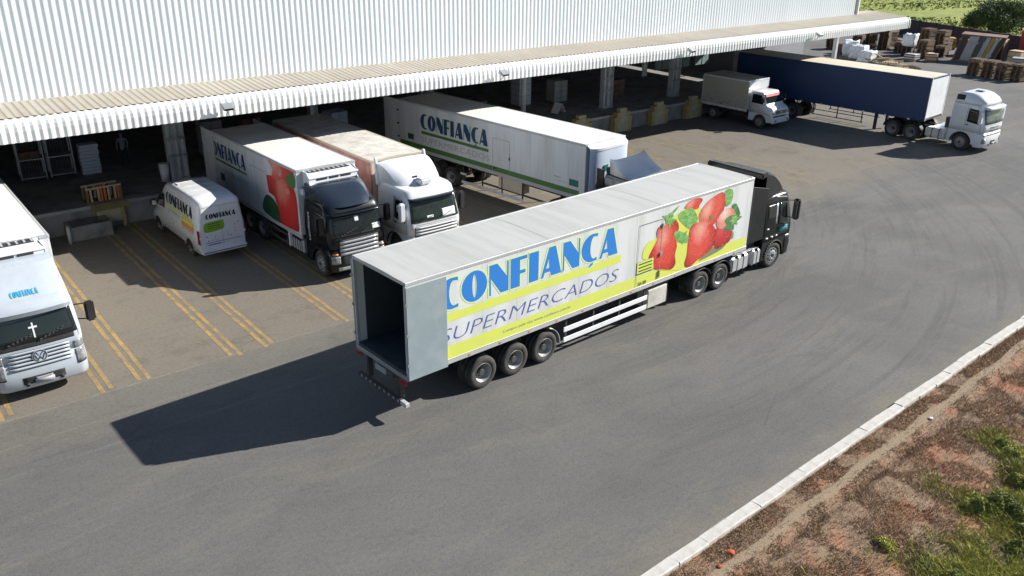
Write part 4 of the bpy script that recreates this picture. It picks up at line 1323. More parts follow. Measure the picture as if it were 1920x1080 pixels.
# stack of wrapped goods seen deep inside, by the round column
t = thing('wrapped_pallet', 'tall pale wrapped pallet load right of the round white column', 'wrapped pallet', (35.9, 44, DZ))
MB().box(0, 1.0, 0, 1.0, .14, 2.2).build('load', M['fair_blue'], t, bevel=.05)
MB().box(-.05, 1.05, -.05, 1.05, 0, .135).build('pallet', M['wood'], t)
for i in range(5): MB().box(-.012, 1.012, -.012, 1.012, .4+i*.38, .44+i*.38).build('band', M['steel'], t)
for gx, gy, gh, mm, lb in ((14.6, 43.5, 1.9, 'tarp_grey', 'grey wrapped pallet load right of the paired dock column'), (17.2, 44.5, 1.5, 'rust', 'brown pallet load behind the pepper truck'), (21.8, 43.2, 1.7, 'fair_blue', 'pale pallet load behind the pink-sided truck'), (31.0, 42.4, 1.4, 'rust', 'brown pallet load on the dock left of the round column'), (38.6, 43.6, 1.7, 'tarp_grey', 'grey pallet load right of the folding floor sign'), (43.6, 43.0, 1.3, 'rust', 'low brown pallet load between the far columns'), (1.2, 44.6, 1.9, 'rust', 'brown pallet load at the left edge of the dock')):
    t = thing('pallet_load', lb, 'pallet load', (gx, gy, DZ), R(_r.uniform(-8, 8)))
    MB().box(-.05, 1.15, -.05, 1.05, 0, .135).build('pallet', M['wood'], t)
    for k in range(int(gh/.36)):
        for q in (0, 1):
            MB().box(.01+q*.55, .53+q*.55, 0.01, .99, .14+k*.36, .485+k*.36).build('carton', M[mm], t, bevel=.02)
t = thing('wall_extinguisher_board', 'white board with dark marks on a post deep in the dock', 'notice board', (46.4, 43.0, DZ))
MB().box(0, .5, 0, .04, 1.2, 2.6).build('board', M['column'], t); MB().box(.1, .4, -.012, -.002, 1.7, 2.0).build('sheet', M['paper'], t)

# ------------------------------------------------------------------ pallets and junk at the far end
def make_pallet(m):
    mb = MB()
    for y in (-.5, -.05, .4): mb.box(-.6, .6, y, y+.1, 0, .095)
    for i in range(6): mb.box(-.6+i*.222, -.6+i*.222+.09+.03, -.5, .5, .0955, .118)
    return mb.mesh('pallet', m)
STK_EXTRA = [(86.2, 52.6, 1.3, 'd', 'dark pallet in the low stack nearest the warehouse end wall'), (95.6, 47.6, 1.6, 'd', 'dark pallet in the stack against the wall behind the wrapped bale'), (95.2, 44.8, 1.3, 'b', 'brown pallet in the stack against the wall behind the tallest stack'), (97.0, 42.2, 1.1, 'd', 'dark pallet in the stack hidden behind the scrap container'), (90.9, 43.0, 1.2, 'g', 'dark pallet in the low stack between the tall ones'), (93.4, 40.2, 1.5, 'd', 'dark pallet in the stack between the containers'), (84.6, 50.2, 1.1, 'b', 'brown pallet in the stack left of the white bales')]
PM = {'d': make_pallet(M['wood_dark']), 'b': make_pallet(M['wood']), 'p': make_pallet(M['wood']), 'n': make_pallet(M['wood_pale']), 'g': make_pallet(M['wood_dark'])}
stacks = [(88.2, 50.8, 1.7, 'd', 'dark pallet in the leftmost stack against the far wall'), (90.4, 50.8, 2.2, 'd', 'dark pallet in the second stack from the left by the far wall'), (90.8, 49.3, 2.3, 'd', 'dark pallet in the tall stack just right of the warehouse corner'),
          (93.8, 50.3, 1.9, 'p', 'pallet in the pale-topped stack behind the dark tall ones'), (92.4, 47.9, 1.2, 'p', 'pallet in the low pale-topped stack in mid yard'), (90.2, 47.0, 1.2, 'd', 'dark pallet in the low stack left of the wrapped bale'),
          (88.7, 45.4, 1.0, 'g', 'dark pallet in the stack under the white wrapped bale'), (88.2, 43.4, 1.9, 'b', 'brown pallet in the stack right of the wrapped bale'), (92.8, 45.6, 2.6, 'b', 'brown pallet in the tallest stack beside the scrap container'),
          (92.4, 43.9, 2.5, 'b', 'brown pallet in the stack touching the scrap container'), (94.6, 38.9, 2.0, 'p', 'pallet in the pale-topped stack left of the red container'),
          (82.5, 35.6, 1.5, 'b', 'brown pallet in the leftmost stack of the near right row'), (82.4, 34.3, 1.6, 'b', 'brown pallet in the middle stack of the near right row'), (82.2, 33.0, 1.5, 'b', 'brown pallet in the third stack of the near right row'), (82.3, 31.7, 1.6, 'b', 'brown pallet in the rightmost stack by the picture edge')]
stacks += STK_EXTRA
for si, (x, y, h, k, lab) in enumerate(stacks):
    rnd = random.Random(si)
    n = int(h/.125)
    a0 = rnd.uniform(-.3, .3)
    for i in range(n):
        me = PM[k] if not (k == 'p' and i >= n-2) else PM['n']
        o = put('pallet', me, None, (x+rnd.uniform(-.05, .05), y+rnd.uniform(-.05, .05), i*.122), (0, 0, a0+rnd.uniform(-.06, .06)))
        tag(o, ('topmost ' if i == n-1 else 'bottom ' if i == 0 else '')+lab, 'pallet', 'pallet stack %s' % ('at the right edge' if 10 < si < 15 else 'near the far wall'))
for i, (x, y, rx, rz) in enumerate(((80.9, 45.0, .2, .5), (79.4, 41.4, .1, 1.7), (81.4, 44.2, .4, .2), (79.9, 43.3, .15, 2.6), (80.0, 40.2, .3, 1.0), (81.2, 42.6, .2, 1.9), (80.2, 44.0, 0, .3), (80.1, 42.8, 0, .9), (80.4, 41.6, .12, .2), (80.9, 43.2, .25, 1.3), (80.3, 43.6, .3, .6), (79.6, 42.2, 0, 2.0), (80.6, 40.8, 0, .1), (80.5, 42.2, .35, 2.4))):
    o = put('pallet', PM['n'], None, (x, y, .02+.14*(i % 4)+(.2 if rx else 0)), (rx, rx*.6, rz))
    tag(o, 'pale new pallet thrown in the loose heap behind the blue trailer', 'pallet', 'loose heap of new pallets')
def bale(x, y, w, d, h, label, rz=0, z=0):
    t = thing('wrapped_bale', label, 'wrapped bale', (x, y, z), rz)
    bm = bmesh.new(); bmesh.ops.create_cube(bm, size=1)
    bmesh.ops.subdivide_edges(bm, edges=bm.edges, cuts=5, use_grid_fill=True)
    for v in bm.verts:
        n_ = 2.2*noise.noise(v.co*3+Vector((x, y, 0)))
        v.co = Vector((v.co.x*w*(1+.1*n_), v.co.y*d*(1+.1*n_), (v.co.z+.5)*h*(1+.12*n_)))
    me = bpy.data.meshes.new('film'); bm.to_mesh(me); bm.free(); me.materials.append(M['wrap'])
    for p in me.polygons: p.use_smooth = True
    put('film', me, t)
bale(82.4, 47.2, 1.6, 1.4, 1.25, 'white plastic-wrapped bale just past the warehouse end wall', .2)
bale(81.4, 45.7, 1.5, 1.3, .95, 'white plastic-wrapped bale touching the loose pallets', .1)
bale(83.6, 48.9, 1.4, 1.4, 1.4, 'white plastic-wrapped bale furthest back of the three', .5)
for i, (x, y, w, h, mm, lb) in enumerate(((85.6, 43.3, 1.1, .7, 'tarp_grey', 'grey covered crate on the ground right of the loose pallets'), (86.9, 41.9, 1.0, .8, 'wood_pale', 'pale wooden crate in front of the scrap container'), (97.2, 45.5, 1.4, 1.2, 'tarp_ochre', 'ochre covered heap against the far wall'), (94.0, 42.0, 1.3, 1.6, 'rust', 'rust-brown crate right behind the tall pallet stack'), (99.2, 48.5, 1.5, 1.3, 'redbox', 'red crate against the far wall'), (92.2, 36.2, 1.2, 1.3, 'wood_pale', 'pale crate between the red container and the near pallet row'), (90.4, 35.2, 1.2, .9, 'tarp_grey', 'grey crate behind the near pallet row'))):
    t = thing('crate', lb, 'crate', (x, y, 0), .3*i)
    MB().box(-w/2, w/2, -w/2, w/2, .1, h).build('body', M[mm], t, bevel=.03)
    for k in range(3): MB().box(-w/2-.02, w/2+.02, -w/2-.02, w/2+.02, .15+k*(h-.25)/2, .22+k*(h-.25)/2).build('batten', M['wood_dark'], t)
    MB().box(-w/2, w/2, -w/2, w/2, 0, .095).build('skid', M['wood'], t)
bale(88.7, 45.4, 1.3, 1.2, 1.1, 'shiny white wrapped bale lying on a pallet stack', .2, 1.0)
# scrap container with loose sheets
t = thing('scrap_container', 'rusty open container frame hung with grey and ochre sheets', 'container', (89.6, 41.2, 0), R(-72))
MB().box(0, 3.6, 0, .08, 0, .12).box(0, 3.6, 2.2, 2.28, 0, .12).box(0, .08, .08, 2.2, 0, .12).box(3.52, 3.6, .08, 2.2, 0, .12).build('base_frame', M['rust'], t)
for x, y, dx in ((0, 0, .5), (3.5, 0, .8), (0, 2.2, .5), (3.5, 2.2, .8)):
    MB().hexa([(x, y, .12), (x+.09, y, .12), (x+.09, y+.08, .12), (x, y+.08, .12), (x+dx, y, 2.5), (x+.09+dx, y, 2.5), (x+.09+dx, y+.08, 2.5), (x+dx, y+.08, 2.5)]).build('frame_post', M['rust'], t)
MB().hexa([(.4, -.05, 2.45), (4.3, -.05, 2.4), (4.3, 2.3, 2.4), (.4, 2.3, 2.45), (.4, -.05, 2.6), (4.4, -.05, 2.5), (4.4, 2.3, 2.5), (.4, 2.3, 2.6)]).build('top_frame', M['rust'], t)
for i, (x, w, m) in enumerate(((.1, .55, 'wall_dark'), (.68, .85, 'tarp_grey'), (1.56, .45, 'darkblue'), (2.04, .4, 'tarp_grey'), (2.47, .35, 'tarp_ochre'), (2.85, .3, 'tarp_grey'), (3.2, .35, 'wall_dark'))):
    dx = .5+.3*(x/3.5)
    MB().hexa([(x, -.09, .1), (x+w, -.09, .1), (x+w, -.055, .1), (x, -.055, .1), (x+dx, -.09, 2.42), (x+w+dx, -.09, 2.42), (x+w+dx, -.055, 2.42), (x+dx, -.055, 2.42)]).build('hanging_sheet', M[m], t)
t = thing('red_container', 'red steel container cut off by the right picture edge', 'container', (96.4, 37.9, 0), R(-70))
MB().box(0, 5, 0, 2.4, .15, 2.7).build('body', M['redbox'], t)
for i in range(16): MB().box(.15+i*.3, .28+i*.3, -.03, -.002, .3, 2.5).build('corrugation', M['redbox'], t)
MB().box(-.05, 5.05, -.05, 2.45, 0, .148).build('base', M['rust'], t)
MB().box(-.03, 5.03, -.04, 2.44, 2.702, 2.78).build('roof', M['ink_redlt'], t)

# ------------------------------------------------------------------ standing figure deep in the dock
def person(x, y, z, rz, label):
    t = thing('person', label, 'person', (x, y, z), rz)
    J = {'pel': (0, 0, .95, .145), 'sp': (0, .01, 1.12, .13), 'ch': (0, .02, 1.32, .155), 'nk': (0, .02, 1.50, .06), 'hd0': (0, .0, 1.58, .075), 'hd': (0, -.01, 1.66, .10), 'hd1': (0, 0, 1.74, .075),
         'ls': (.19, .02, 1.42, .065), 'le': (.25, .03, 1.15, .045), 'lw': (.22, -.10, .93, .03), 'lh': (.22, -.14, .86, .035),
         'rs': (-.19, .02, 1.42, .065), 're': (-.27, .03, 1.15, .045), 'rw': (-.25, -.08, .92, .03), 'rh': (-.25, -.11, .85, .035),
         'lp': (.10, 0, .88, .10), 'lk': (.11, -.02, .50, .065), 'la': (.11, .02, .09, .045), 'lt': (.12, -.13, .04, .035),
         'rp': (-.10, 0, .88, .10), 'rk': (-.11, -.02, .50, .065), 'ra': (-.11, .02, .09, .045), 'rt': (-.13, -.13, .04, .035)}
    E = [('pel', 'sp'), ('sp', 'ch'), ('ch', 'nk'), ('nk', 'hd0'), ('hd0', 'hd'), ('hd', 'hd1'), ('ch', 'ls'), ('ls', 'le'), ('le', 'lw'), ('lw', 'lh'), ('ch', 'rs'), ('rs', 're'), ('re', 'rw'), ('rw', 'rh'), ('pel', 'lp'), ('lp', 'lk'), ('lk', 'la'), ('la', 'lt'), ('pel', 'rp'), ('rp', 'rk'), ('rk', 'ra'), ('ra', 'rt')]
    names = list(J)
    me = bpy.data.meshes.new('body')
    me.from_pydata([J[k][:3] for k in names], [(names.index(a), names.index(b)) for a, b in E], [])
    o = put('body', me, None)
    md = o.modifiers.new('skin', 'SKIN'); o.modifiers.new('sub', 'SUBSURF').levels = 2
    for i, k in enumerate(names):
        me.skin_vertices[0].data[i].radius = (J[k][3], J[k][3]*.85)
        me.skin_vertices[0].data[i].use_root = (k == 'pel')
    bpy.context.view_layer.update()
    nm = bpy.data.meshes.new_from_object(o.evaluated_get(bpy.context.evaluated_depsgraph_get()))
    bpy.data.objects.remove(o)
    for m in (M['shirt'], M['darkblue'], M['skin'], M['black_matte']): nm.materials.append(m)
    for p in nm.polygons:
        c = p.center; p.use_smooth = True
        p.material_index = 2 if c.z > 1.50 or (abs(c.x) > .17 and c.z < 1.1 and c.z > .7) else (0 if c.z > .97 else (3 if c.z < .09 else 1))
    put('body', nm, t)
    bm = bmesh.new(); bmesh.ops.create_uvsphere(bm, u_segments=14, v_segments=8, radius=.115)
    for v in bm.verts: v.co.z = max(v.co.z, -.01)*1.0
    h = bpy.data.meshes.new('hair'); bm.to_mesh(h); bm.free(); h.materials.append(M['black_matte'])
    put('hair', h, t, (0, .015, 1.69))
    mb = MB()
    for s in (-1, 1): mb.tube((s*.035, -.105, 1.665), (s*.035, -.115, 1.665), .012, n=8)
    mb.build('eyes', M['black_matte'], t)
person(11.0, 44.6, DZ, R(-15), 'person in a blue-grey shirt standing in shadow inside the dock')
# ------------------------------------------------------------------ 1. articulated truck with the strawberries
def berries(par, fn0):
    def fnz(k): return lambda u, v: fn0(u, v)+Vector((0, -.0012*k, 0))
    def D(nm, pts, m, k, n=3): decal(nm, [smooth_poly(pts, n)], fnz(k), M[m], par)
    D('fruit_print_leaves', [(9.44, 2.46), (9.5, 2.8), (9.78, 3.01), (10.08, 3.01), (10.34, 3.34), (10.98, 3.62), (11.49, 3.76), (12.26, 3.67), (12.4, 3.5), (12.35, 3.07), (11.86, 2.67), (11.85, 2.37), (11.81, 1.56), (11.37, 1.53), (10.38, 1.79), (10.05, 1.95), (9.76, 2.31)], 'ink_lime', 2)
    D('fruit_print_shade', [(12.59, 1.59), (13.45, 1.95), (14.07, 1.85), (14.47, 2.29), (14.59, 2.0), (14.29, 1.95), (13.97, 1.71), (13.05, 1.59)], 'print_shadow', 3)
    D('fruit_print_leaf', [(13.72, 3.92), (13.9, 4.01), (14.19, 3.92), (14.27, 3.66), (14.14, 3.39), (13.88, 3.37), (13.8, 3.65)], 'leaf_print', 3)
    D('fruit_print_leaf', [(14.27, 3.33), (14.51, 3.34), (14.74, 3.08), (14.86, 2.83), (14.61, 2.84), (14.37, 3.12)], 'leaf_print_dk', 3)
    D('fruit_print_leaf', [(10.29, 3.77), (10.55, 3.73), (10.8, 3.8), (11.17, 3.96), (11.01, 3.79), (10.86, 3.71), (10.77, 3.59), (10.64, 3.45), (10.53, 3.47), (10.49, 3.62)], 'leaf_print', 4, 2)
    D('fruit_print_berry', [(11.48, 3.78), (11.67, 3.97), (11.98, 4.02), (12.32, 3.99), (12.45, 3.88), (12.3, 3.73), (12.21, 3.61), (11.82, 3.67)], 'b_back', 4)
    D('fruit_print_berry', [(13.4, 2.61), (13.97, 2.45), (14.4, 2.41), (14.41, 1.96), (14.01, 1.82), (13.48, 1.83)], 'b_low', 4)
    D('fruit_print_berry', [(13.51, 3.96), (13.7, 3.85), (13.82, 3.53), (13.76, 3.21), (13.5, 3.0), (13.3, 2.82), (12.95, 2.86), (12.47, 3.04), (12.31, 3.33), (12.49, 3.58), (12.9, 3.83)], 'b_top', 5)
    D('fruit_print_berry', [(13.81, 3.24), (14.23, 3.24), (14.51, 3.01), (14.63, 2.72), (14.42, 2.54), (14.07, 2.5), (13.7, 2.54), (13.44, 2.72), (13.45, 2.98)], 'b_right', 6)
    D('fruit_print_leaf', [(13.89, 2.81), (14.17, 2.93), (14.47, 2.91), (14.8, 2.8), (15.0, 2.74), (14.71, 2.63), (14.55, 2.51), (14.53, 2.32), (14.22, 2.35), (13.88, 2.54), (14.05, 2.62)], 'leaf_print_dk', 7, 2)
    D('fruit_print_berry', [(10.18, 3.41), (10.39, 3.4), (10.7, 3.4), (10.83, 3.54), (11.11, 3.41), (11.26, 3.13), (11.14, 2.83), (11.24, 2.48), (11.18, 2.17), (11.25, 1.82), (11.03, 1.65), (10.54, 1.78), (10.11, 1.91), (10.01, 2.28), (9.75, 2.4), (10.0, 2.78), (10.13, 3.0), (10.08, 3.22)], 'b_left', 5)
    D('fruit_print_leaf', [(11.01, 3.01), (11.27, 3.02), (11.62, 2.83), (11.86, 2.67), (11.84, 2.45), (11.45, 2.54), (11.16, 2.69)], 'leaf_print', 6, 2)
    D('fruit_print_leaf', [(11.18, 3.64), (11.49, 3.72), (11.81, 3.74), (12.05, 3.57), (12.27, 3.27), (12.19, 3.07), (12.03, 2.99), (11.82, 2.97), (11.46, 3.23), (11.21, 3.46)], 'leaf_print', 7)
    D('fruit_print_berry', [(12.02, 3.07), (12.35, 3.11), (12.87, 2.99), (13.26, 2.76), (13.43, 2.46), (13.43, 2.07), (13.18, 1.83), (12.8, 1.69), (12.42, 1.6), (12.15, 1.48), (11.87, 1.53), (11.76, 1.69), (11.85, 2.0), (11.85, 2.37), (11.86, 2.67), (11.88, 2.92)], 'b_front', 8)

def fruit_mat(name, cx, cz, rx, rz, rot, edge, mid, light, seeded=True):
    t = NT(name)
    co = t.coord(); sep = t.n('ShaderNodeSeparateXYZ'); t.t.links.new(co, sep.inputs[0])
    dx = t.math('SUBTRACT', sep.outputs[0], cx); dz = t.math('SUBTRACT', sep.outputs[2], cz)
    ca, sa = math.cos(rot), math.sin(rot)
    u = t.math('DIVIDE', t.math('ADD', t.math('MULTIPLY', dx, ca), t.math('MULTIPLY', dz, sa)), rx)
    v = t.math('DIVIDE', t.math('SUBTRACT', t.math('MULTIPLY', dz, ca), t.math('MULTIPLY', dx, sa)), rz)
    d = t.math('SQRT', t.math('ADD', t.math('MULTIPLY', u, u), t.math('MULTIPLY', v, v)))
    n = t.noise(co, 3.0, 4, 0.6)
    d = t.math('ADD', d, t.math('MULTIPLY', t.math('SUBTRACT', n, 0.5), 0.35))
    c = t.mix(t.ramp(d, 0.55, 1.15), mid, edge)
    u2 = t.math('ADD', u, 0.25); v2 = t.math('SUBTRACT', v, 0.4)
    d2 = t.math('SQRT', t.math('ADD', t.math('MULTIPLY', u2, u2), t.math('MULTIPLY', v2, v2)))
    c = t.mix(t.math('MULTIPLY', t.ramp(t.math('ADD', d2, t.math('MULTIPLY', t.math('SUBTRACT', n, 0.5), 0.6)), 0.65, 0.1), 0.75), c, light)
    if seeded:
        vo = t.n('ShaderNodeTexVoronoi'); t.t.links.new(t.mapping(co, (1, 1, .75)), vo.inputs['Vector']); vo.inputs['Scale'].default_value = 15.0
        c = t.mix(t.ramp(vo.outputs['Distance'], 0.42, 0.25, 0, 0.35), c, tuple(q*.55 for q in mid))
        c = t.mix(t.ramp(vo.outputs['Distance'], 0.22, 0.12, 0, 0.8), c, (0.80, 0.50, 0.32))
    t.base(c); t.p.inputs['Roughness'].default_value = 0.5
    return t.m
RE, RM, RL = (0.34, 0.012, 0.012), (0.66, 0.06, 0.04), (0.80, 0.36, 0.28)
M['b_left'] = fruit_mat('strawberry_print_left', 10.6, 2.6, .75, 1.0, 0, RE, RM, RL)
M['b_front'] = fruit_mat('strawberry_print_front', 12.5, 2.35, .85, .95, -.5, RE, (0.68, 0.07, 0.05), (0.84, 0.42, 0.34))
M['b_top'] = fruit_mat('strawberry_print_top', 13.1, 3.4, .9, .65, .7, RE, (0.68, 0.09, 0.06), (0.84, 0.45, 0.36))
M['b_back'] = fruit_mat('strawberry_print_back', 11.95, 3.8, .6, .35, .4, RE, RM, RL)
M['b_right'] = fruit_mat('strawberry_print_pale', 14.0, 2.85, .7, .6, 0, (0.55, 0.05, 0.04), (0.74, 0.26, 0.20), (0.84, 0.7, 0.6))
M['b_low'] = fruit_mat('strawberry_print_low', 13.9, 2.3, .7, .5, 0, (0.18, 0.015, 0.015), (0.5, 0.03, 0.03), (0.6, 0.1, 0.08))
M['pep_a'] = fruit_mat('pepper_print_front', 7.1, 2.3, 1.25, 1.35, 0, (0.30, 0.008, 0.01), (0.62, 0.03, 0.02), (0.80, 0.30, 0.22), False)
M['pep_b'] = fruit_mat('pepper_print_back', 6.6, 3.3, 1.5, 1.0, 0, (0.42, 0.015, 0.015), (0.66, 0.06, 0.04), (0.82, 0.4, 0.32), False)
def inside(p, poly):
    x, y = p; c = False
    for (x1, y1), (x2, y2) in zip(poly, poly[1:]+poly[:1]):
        if (y1 > y) != (y2 > y) and x < (x2-x1)*(y-y1)/(y2-y1)+x1: c = not c
    return c
def seeds(par, poly, fn, m, seed, step=.095, size=.019):
    rnd = random.Random(seed); P = smooth_poly(poly, 3)
    xs = [p[0] for p in P]; ys = [p[1] for p in P]
    out = []; y = min(ys)+step*.6; k = 0
    while y < max(ys)-.03:
        x = min(xs)+(step*.5 if k % 2 else 0)
        while x < max(xs):
            q = (x+rnd.uniform(-.014, .014), y+rnd.uniform(-.012, .012))
            if all(inside((q[0]+dx, q[1]+dy), P) for dx, dy in ((.035, 0), (-.035, 0), (0, .035), (0, -.035))):
                out.append([(q[0]-size*.6, q[1]), (q[0], q[1]-size*1.3), (q[0]+size*.6, q[1]), (q[0], q[1]+size*1.3)])
            x += step
        y += step*.8; k += 1
    tag(decal('fruit_print_seeds', out, fn, m, par), kind='stuff')
def star(cx, cy, r, n, seed, r2=.3, sy=1.0):
    rnd = random.Random(seed); out = []
    for i in range(n):
        a = 360*i/n+rnd.uniform(-9, 9)
        out.append((cx+r*r2*math.cos(R(a-180/n)), cy+sy*r*r2*math.sin(R(a-180/n))))
        q = r*rnd.uniform(.7, 1.15); out.append((cx+q*math.cos(R(a)), cy+sy*q*math.sin(R(a))))
    return out

def line_decal(par, pts, w, m, fn, name='door_seam'):
    polys = []
    for a, b in zip(pts[:-1], pts[1:]):
        d = (Vector(b)-Vector(a)).normalized(); n = Vector((-d.y, d.x))*w/2; e = d*w*.5
        A, B = Vector(a), Vector(b)
        polys.append([tuple(A-n), tuple(B-n), tuple(B+n), tuple(A+n)])
    return decal(name, polys, fn, m, par)

t = thing('articulated_truck', 'white semi-trailer truck with strawberries on its side, black cab and open rear', 'truck', (10.517, 18.833, 0), R(2.48))
L, HW, ZB, ZT = 15.52, 1.30, 1.32, 4.13
van_box(t, L, HW, ZB, ZT, M['white_box'], M['roof_grey'], M['white_box'], ribs=0, rear_open=True, panel=1.29, roof_curve=.025)
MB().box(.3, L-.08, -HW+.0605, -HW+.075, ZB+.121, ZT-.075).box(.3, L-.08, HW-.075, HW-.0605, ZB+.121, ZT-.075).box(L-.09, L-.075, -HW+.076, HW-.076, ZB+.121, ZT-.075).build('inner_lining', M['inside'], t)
for s in (-1, 1):
    a, b = sorted((s*(HW+.02), s*(HW+.065)))
    o = MB().box(-.03, 1.29, a, b, ZB-.06, ZT-.11).build('rear_door', M['grey_door'], t, bevel=.008)
    for y in (.35, .95):
        MB().tube((y, s*(HW+.019), ZB+.0), (y, s*(HW+.019), ZT-.2), .012, n=6).build('lock_bar', M['steel'], o)
    for z in (1.7, 2.6, 3.5): MB().box(-.06, .02, a-.01, b+.01, z, z+.07).build('hinge', M['steel'], o)
MB().box(-.05, .0, -HW, HW, ZB-.10, ZB+.03).build('rear_sill', M['steel'], t, bevel=.01)
MB().box(-.09, -.051, -HW+.02, -HW+.34, ZB-.22, ZB-.10).build('tail_light', M['red_lamp'], t, bevel=.01); MB().box(-.09, -.051, HW-.34, HW-.02, ZB-.22, ZB-.10).build('tail_light', M['red_lamp'], t, bevel=.01)
MB().box(-.09, -.051, -.25, .25, ZB-.30, ZB-.13).build('number_plate', M['ink_grey'], t)
MB().box(-.12, .0, -HW+.30, HW-.14, .42, .54).build('rear_underrun_bar', M['chassis'], t, bevel=.01); MB().box(-.125, .005, -HW+.02, -HW+.299, .415, .545).build('bar_end', M['trim_alu'], t, bevel=.01)
for i in range(9): MB().box(-.123, -.1205, -HW+.36+i*.235, -HW+.44+i*.235, .44, .52).build('warning_stripe', M['ink_grey'], t)
for s in (-.8, .8): MB().box(.0, .15, s-.05, s+.05, .5, ZB-.1).build('underrun_bracket', M['chassis'], t)
for x in (.9, .2): pass
frame_rails(t, .1, 14.6, .92, ZB-.03)
wheels(t, (2.66, 3.92, 5.15), 1.25)
wheels(t, (12.96, 14.15), 1.22)
wheels(t, (17.64,), 1.20, dual=False, rim=F_R, steer=R(-6))
for x in (12.96, 14.15): mudguard(t, x, 1.25, .64, .5, 25 if x < 13.5 else 0, 180 if x < 13.5 else 150)
mudguard(t, 5.15, 1.25, .64, .45, -5, 75, M['alu'])
guard(t, 5.95, 9.93, 1.25, (.44, .80), M['ink_white'], .16)
o = MB().box(9.98, 10.98, -1.25, -.75, .42, 1.10).build('tool_box', M['roof_dusty'], t, bevel=.02)
o = MB().box(10.1, 10.9, .75, 1.25, .42, 1.10).build('tool_box', M['roof_dusty'], t, bevel=.02)
for s in (-1, 1): MB().box(11.25, 11.42, s*.85-.09, s*.85+.09, .25, ZB-.03).build('landing_leg', M['chassis'], t)
tank(t, 14.85, 15.98, 1.22, .40, 1.06, M['alu'], 2)
tank(t, 16.22, 16.78, 1.22, .38, 1.06, M['alu'], 1)
tank(t, 14.85, 16.4, 1.22, .40, 1.06, M['alu'], 2, side=1)
frame_rails(t, 12.2, 18.2, .75, 1.02)
MB().box(12.9, 14.2, -.5, .5, 1.03, 1.25).build('fifth_wheel', M['chassis'], t)
MB().box(15.6, 16.7, -1.1, 1.1, 1.03, 1.07).build('catwalk', M['alu'], t)
for i in (2, 4): MB().grid(lambda u, v, i=i: (L*i/6-.02+.04*u, -1.2+2.4*v, ZT+.003+.025*math.sin(v*math.pi)), 1, 10).build('roof_seam', M['roof_grey'], t, recalc=False)
for zz in (ZB+.10, ZT-.06):
    mb = MB()
    for i in range(150): mb.box(.1+i*.102, .118+i*.102, -HW-.017, -HW-.0118, zz, zz+.018)
    tag(mb.build('rivets', M['steel'], t), kind='stuff')
FN = right_side(HW+.012, .003)
# print: bottom band, stripe, words
decal('lime_band', [rect(1.31, 1.45, 15.46, 1.86)], right_side(HW, .003), M['ink_lime'], t)
decal('lime_stripe', [rect(1.31, 2.60, 8.36, 2.86)], right_side(HW, .003), M['ink_lime'], t)
wordmark('word_halo', right_side(HW, .0045), 1.02, 2.96, 7.16, .93, M['ink_halo'], t, g=.05)
wordmark('wordmark', right_side(HW, .006), 1.02, 2.96, 7.16, .93, M['ink_blue'], t)
lettering('lettering', 'SUPERMERCADOS', right_side(HW, .005), 1.08, 2.0, 7.22, .40, M['ink_script'], t, shear=.25, thin=-.018)
lettering('lettering', 'Compre pelo site www.confianca.com.br', right_side(HW, .006), 3.35, 1.60, 2.8, .12, M['ink_script'], t, thin=-.01)
berries(t, right_side(HW, .006))
BR = {'left': [(10.18, 3.41), (10.39, 3.4), (10.7, 3.4), (10.83, 3.54), (11.11, 3.41), (11.26, 3.13), (11.14, 2.83), (11.24, 2.48), (11.18, 2.17), (11.25, 1.82), (11.03, 1.65), (10.54, 1.78), (10.11, 1.91), (10.01, 2.28), (9.75, 2.4), (10.0, 2.78), (10.13, 3.0), (10.08, 3.22)],
 'top': [(13.51, 3.96), (13.7, 3.85), (13.82, 3.53), (13.76, 3.21), (13.5, 3.0), (13.3, 2.95), (12.95, 3.06), (12.55, 3.16), (12.4, 3.33), (12.49, 3.58), (12.9, 3.83)],
 'front': [(12.02, 3.07), (12.35, 3.11), (12.87, 2.99), (13.26, 2.76), (13.43, 2.46), (13.43, 2.07), (13.18, 1.83), (12.8, 1.69), (12.42, 1.6), (12.15, 1.48), (11.87, 1.53), (11.76, 1.69), (11.85, 2.0), (11.85, 2.37), (11.86, 2.67), (11.88, 2.92)]}
decal('fruit_print_calyx', [star(10.75, 3.5, .36, 7, 1, .35)], right_side(HW, .017), M['leaf_print'], t)
decal('fruit_print_calyx', [star(14.5, 2.72, .34, 8, 2, .4)], right_side(HW, .017), M['leaf_print'], t)
decal('fruit_print_calyx', [star(13.05, 3.12, .15, 5, 4, .5)], right_side(HW, .0172), M['leaf_print_dk'], t)
decal('fruit_print_calyx', [star(11.55, 2.72, .3, 7, 3, .5)], right_side(HW, .0168), M['leaf_print'], t)
for a, b in (((11.35, 3.4), (11.95, 3.25)), ((11.45, 3.6), (11.98, 3.3)), ((11.8, 3.66), (12.02, 3.32)), ((13.85, 3.45), (14.1, 3.9)), ((14.35, 3.1), (14.6, 3.25))):
    line_decal(t, [a, b], .018, M['leaf_vein'], right_side(HW, .0175), 'fruit_print_vein')
FS = right_side(HW, .018)
line_decal(t, [(9.2, 1.47), (9.2, 3.66), (10.36, 3.66), (10.36, 1.47)], .022, M['seam'], FS)
decal('notice', [rect(9.2, 1.93, 10.02, 2.36)], right_side(HW, .019), M['ink_lime'], t)
for i, z in enumerate((2.24, 2.12, 2.0)): decal('notice_text', [rect(9.27, z, 9.95, z+.045)], right_side(HW, .0205), M['ink_dkgreen'], t)
line_decal(t, [(9.2, 1.93), (10.02, 1.93)], .03, M['ink_dkgreen'], right_side(HW, .0205), 'notice_edge')
line_decal(t, [(9.2, 2.36), (10.02, 2.36)], .02, M['ink_grey'], right_side(HW, .0205), 'notice_edge')
lettering('lettering', '26 08', right_side(HW, .019), 9.3, 1.50, .42, .12, M['ink_black'], t, thin=.02)
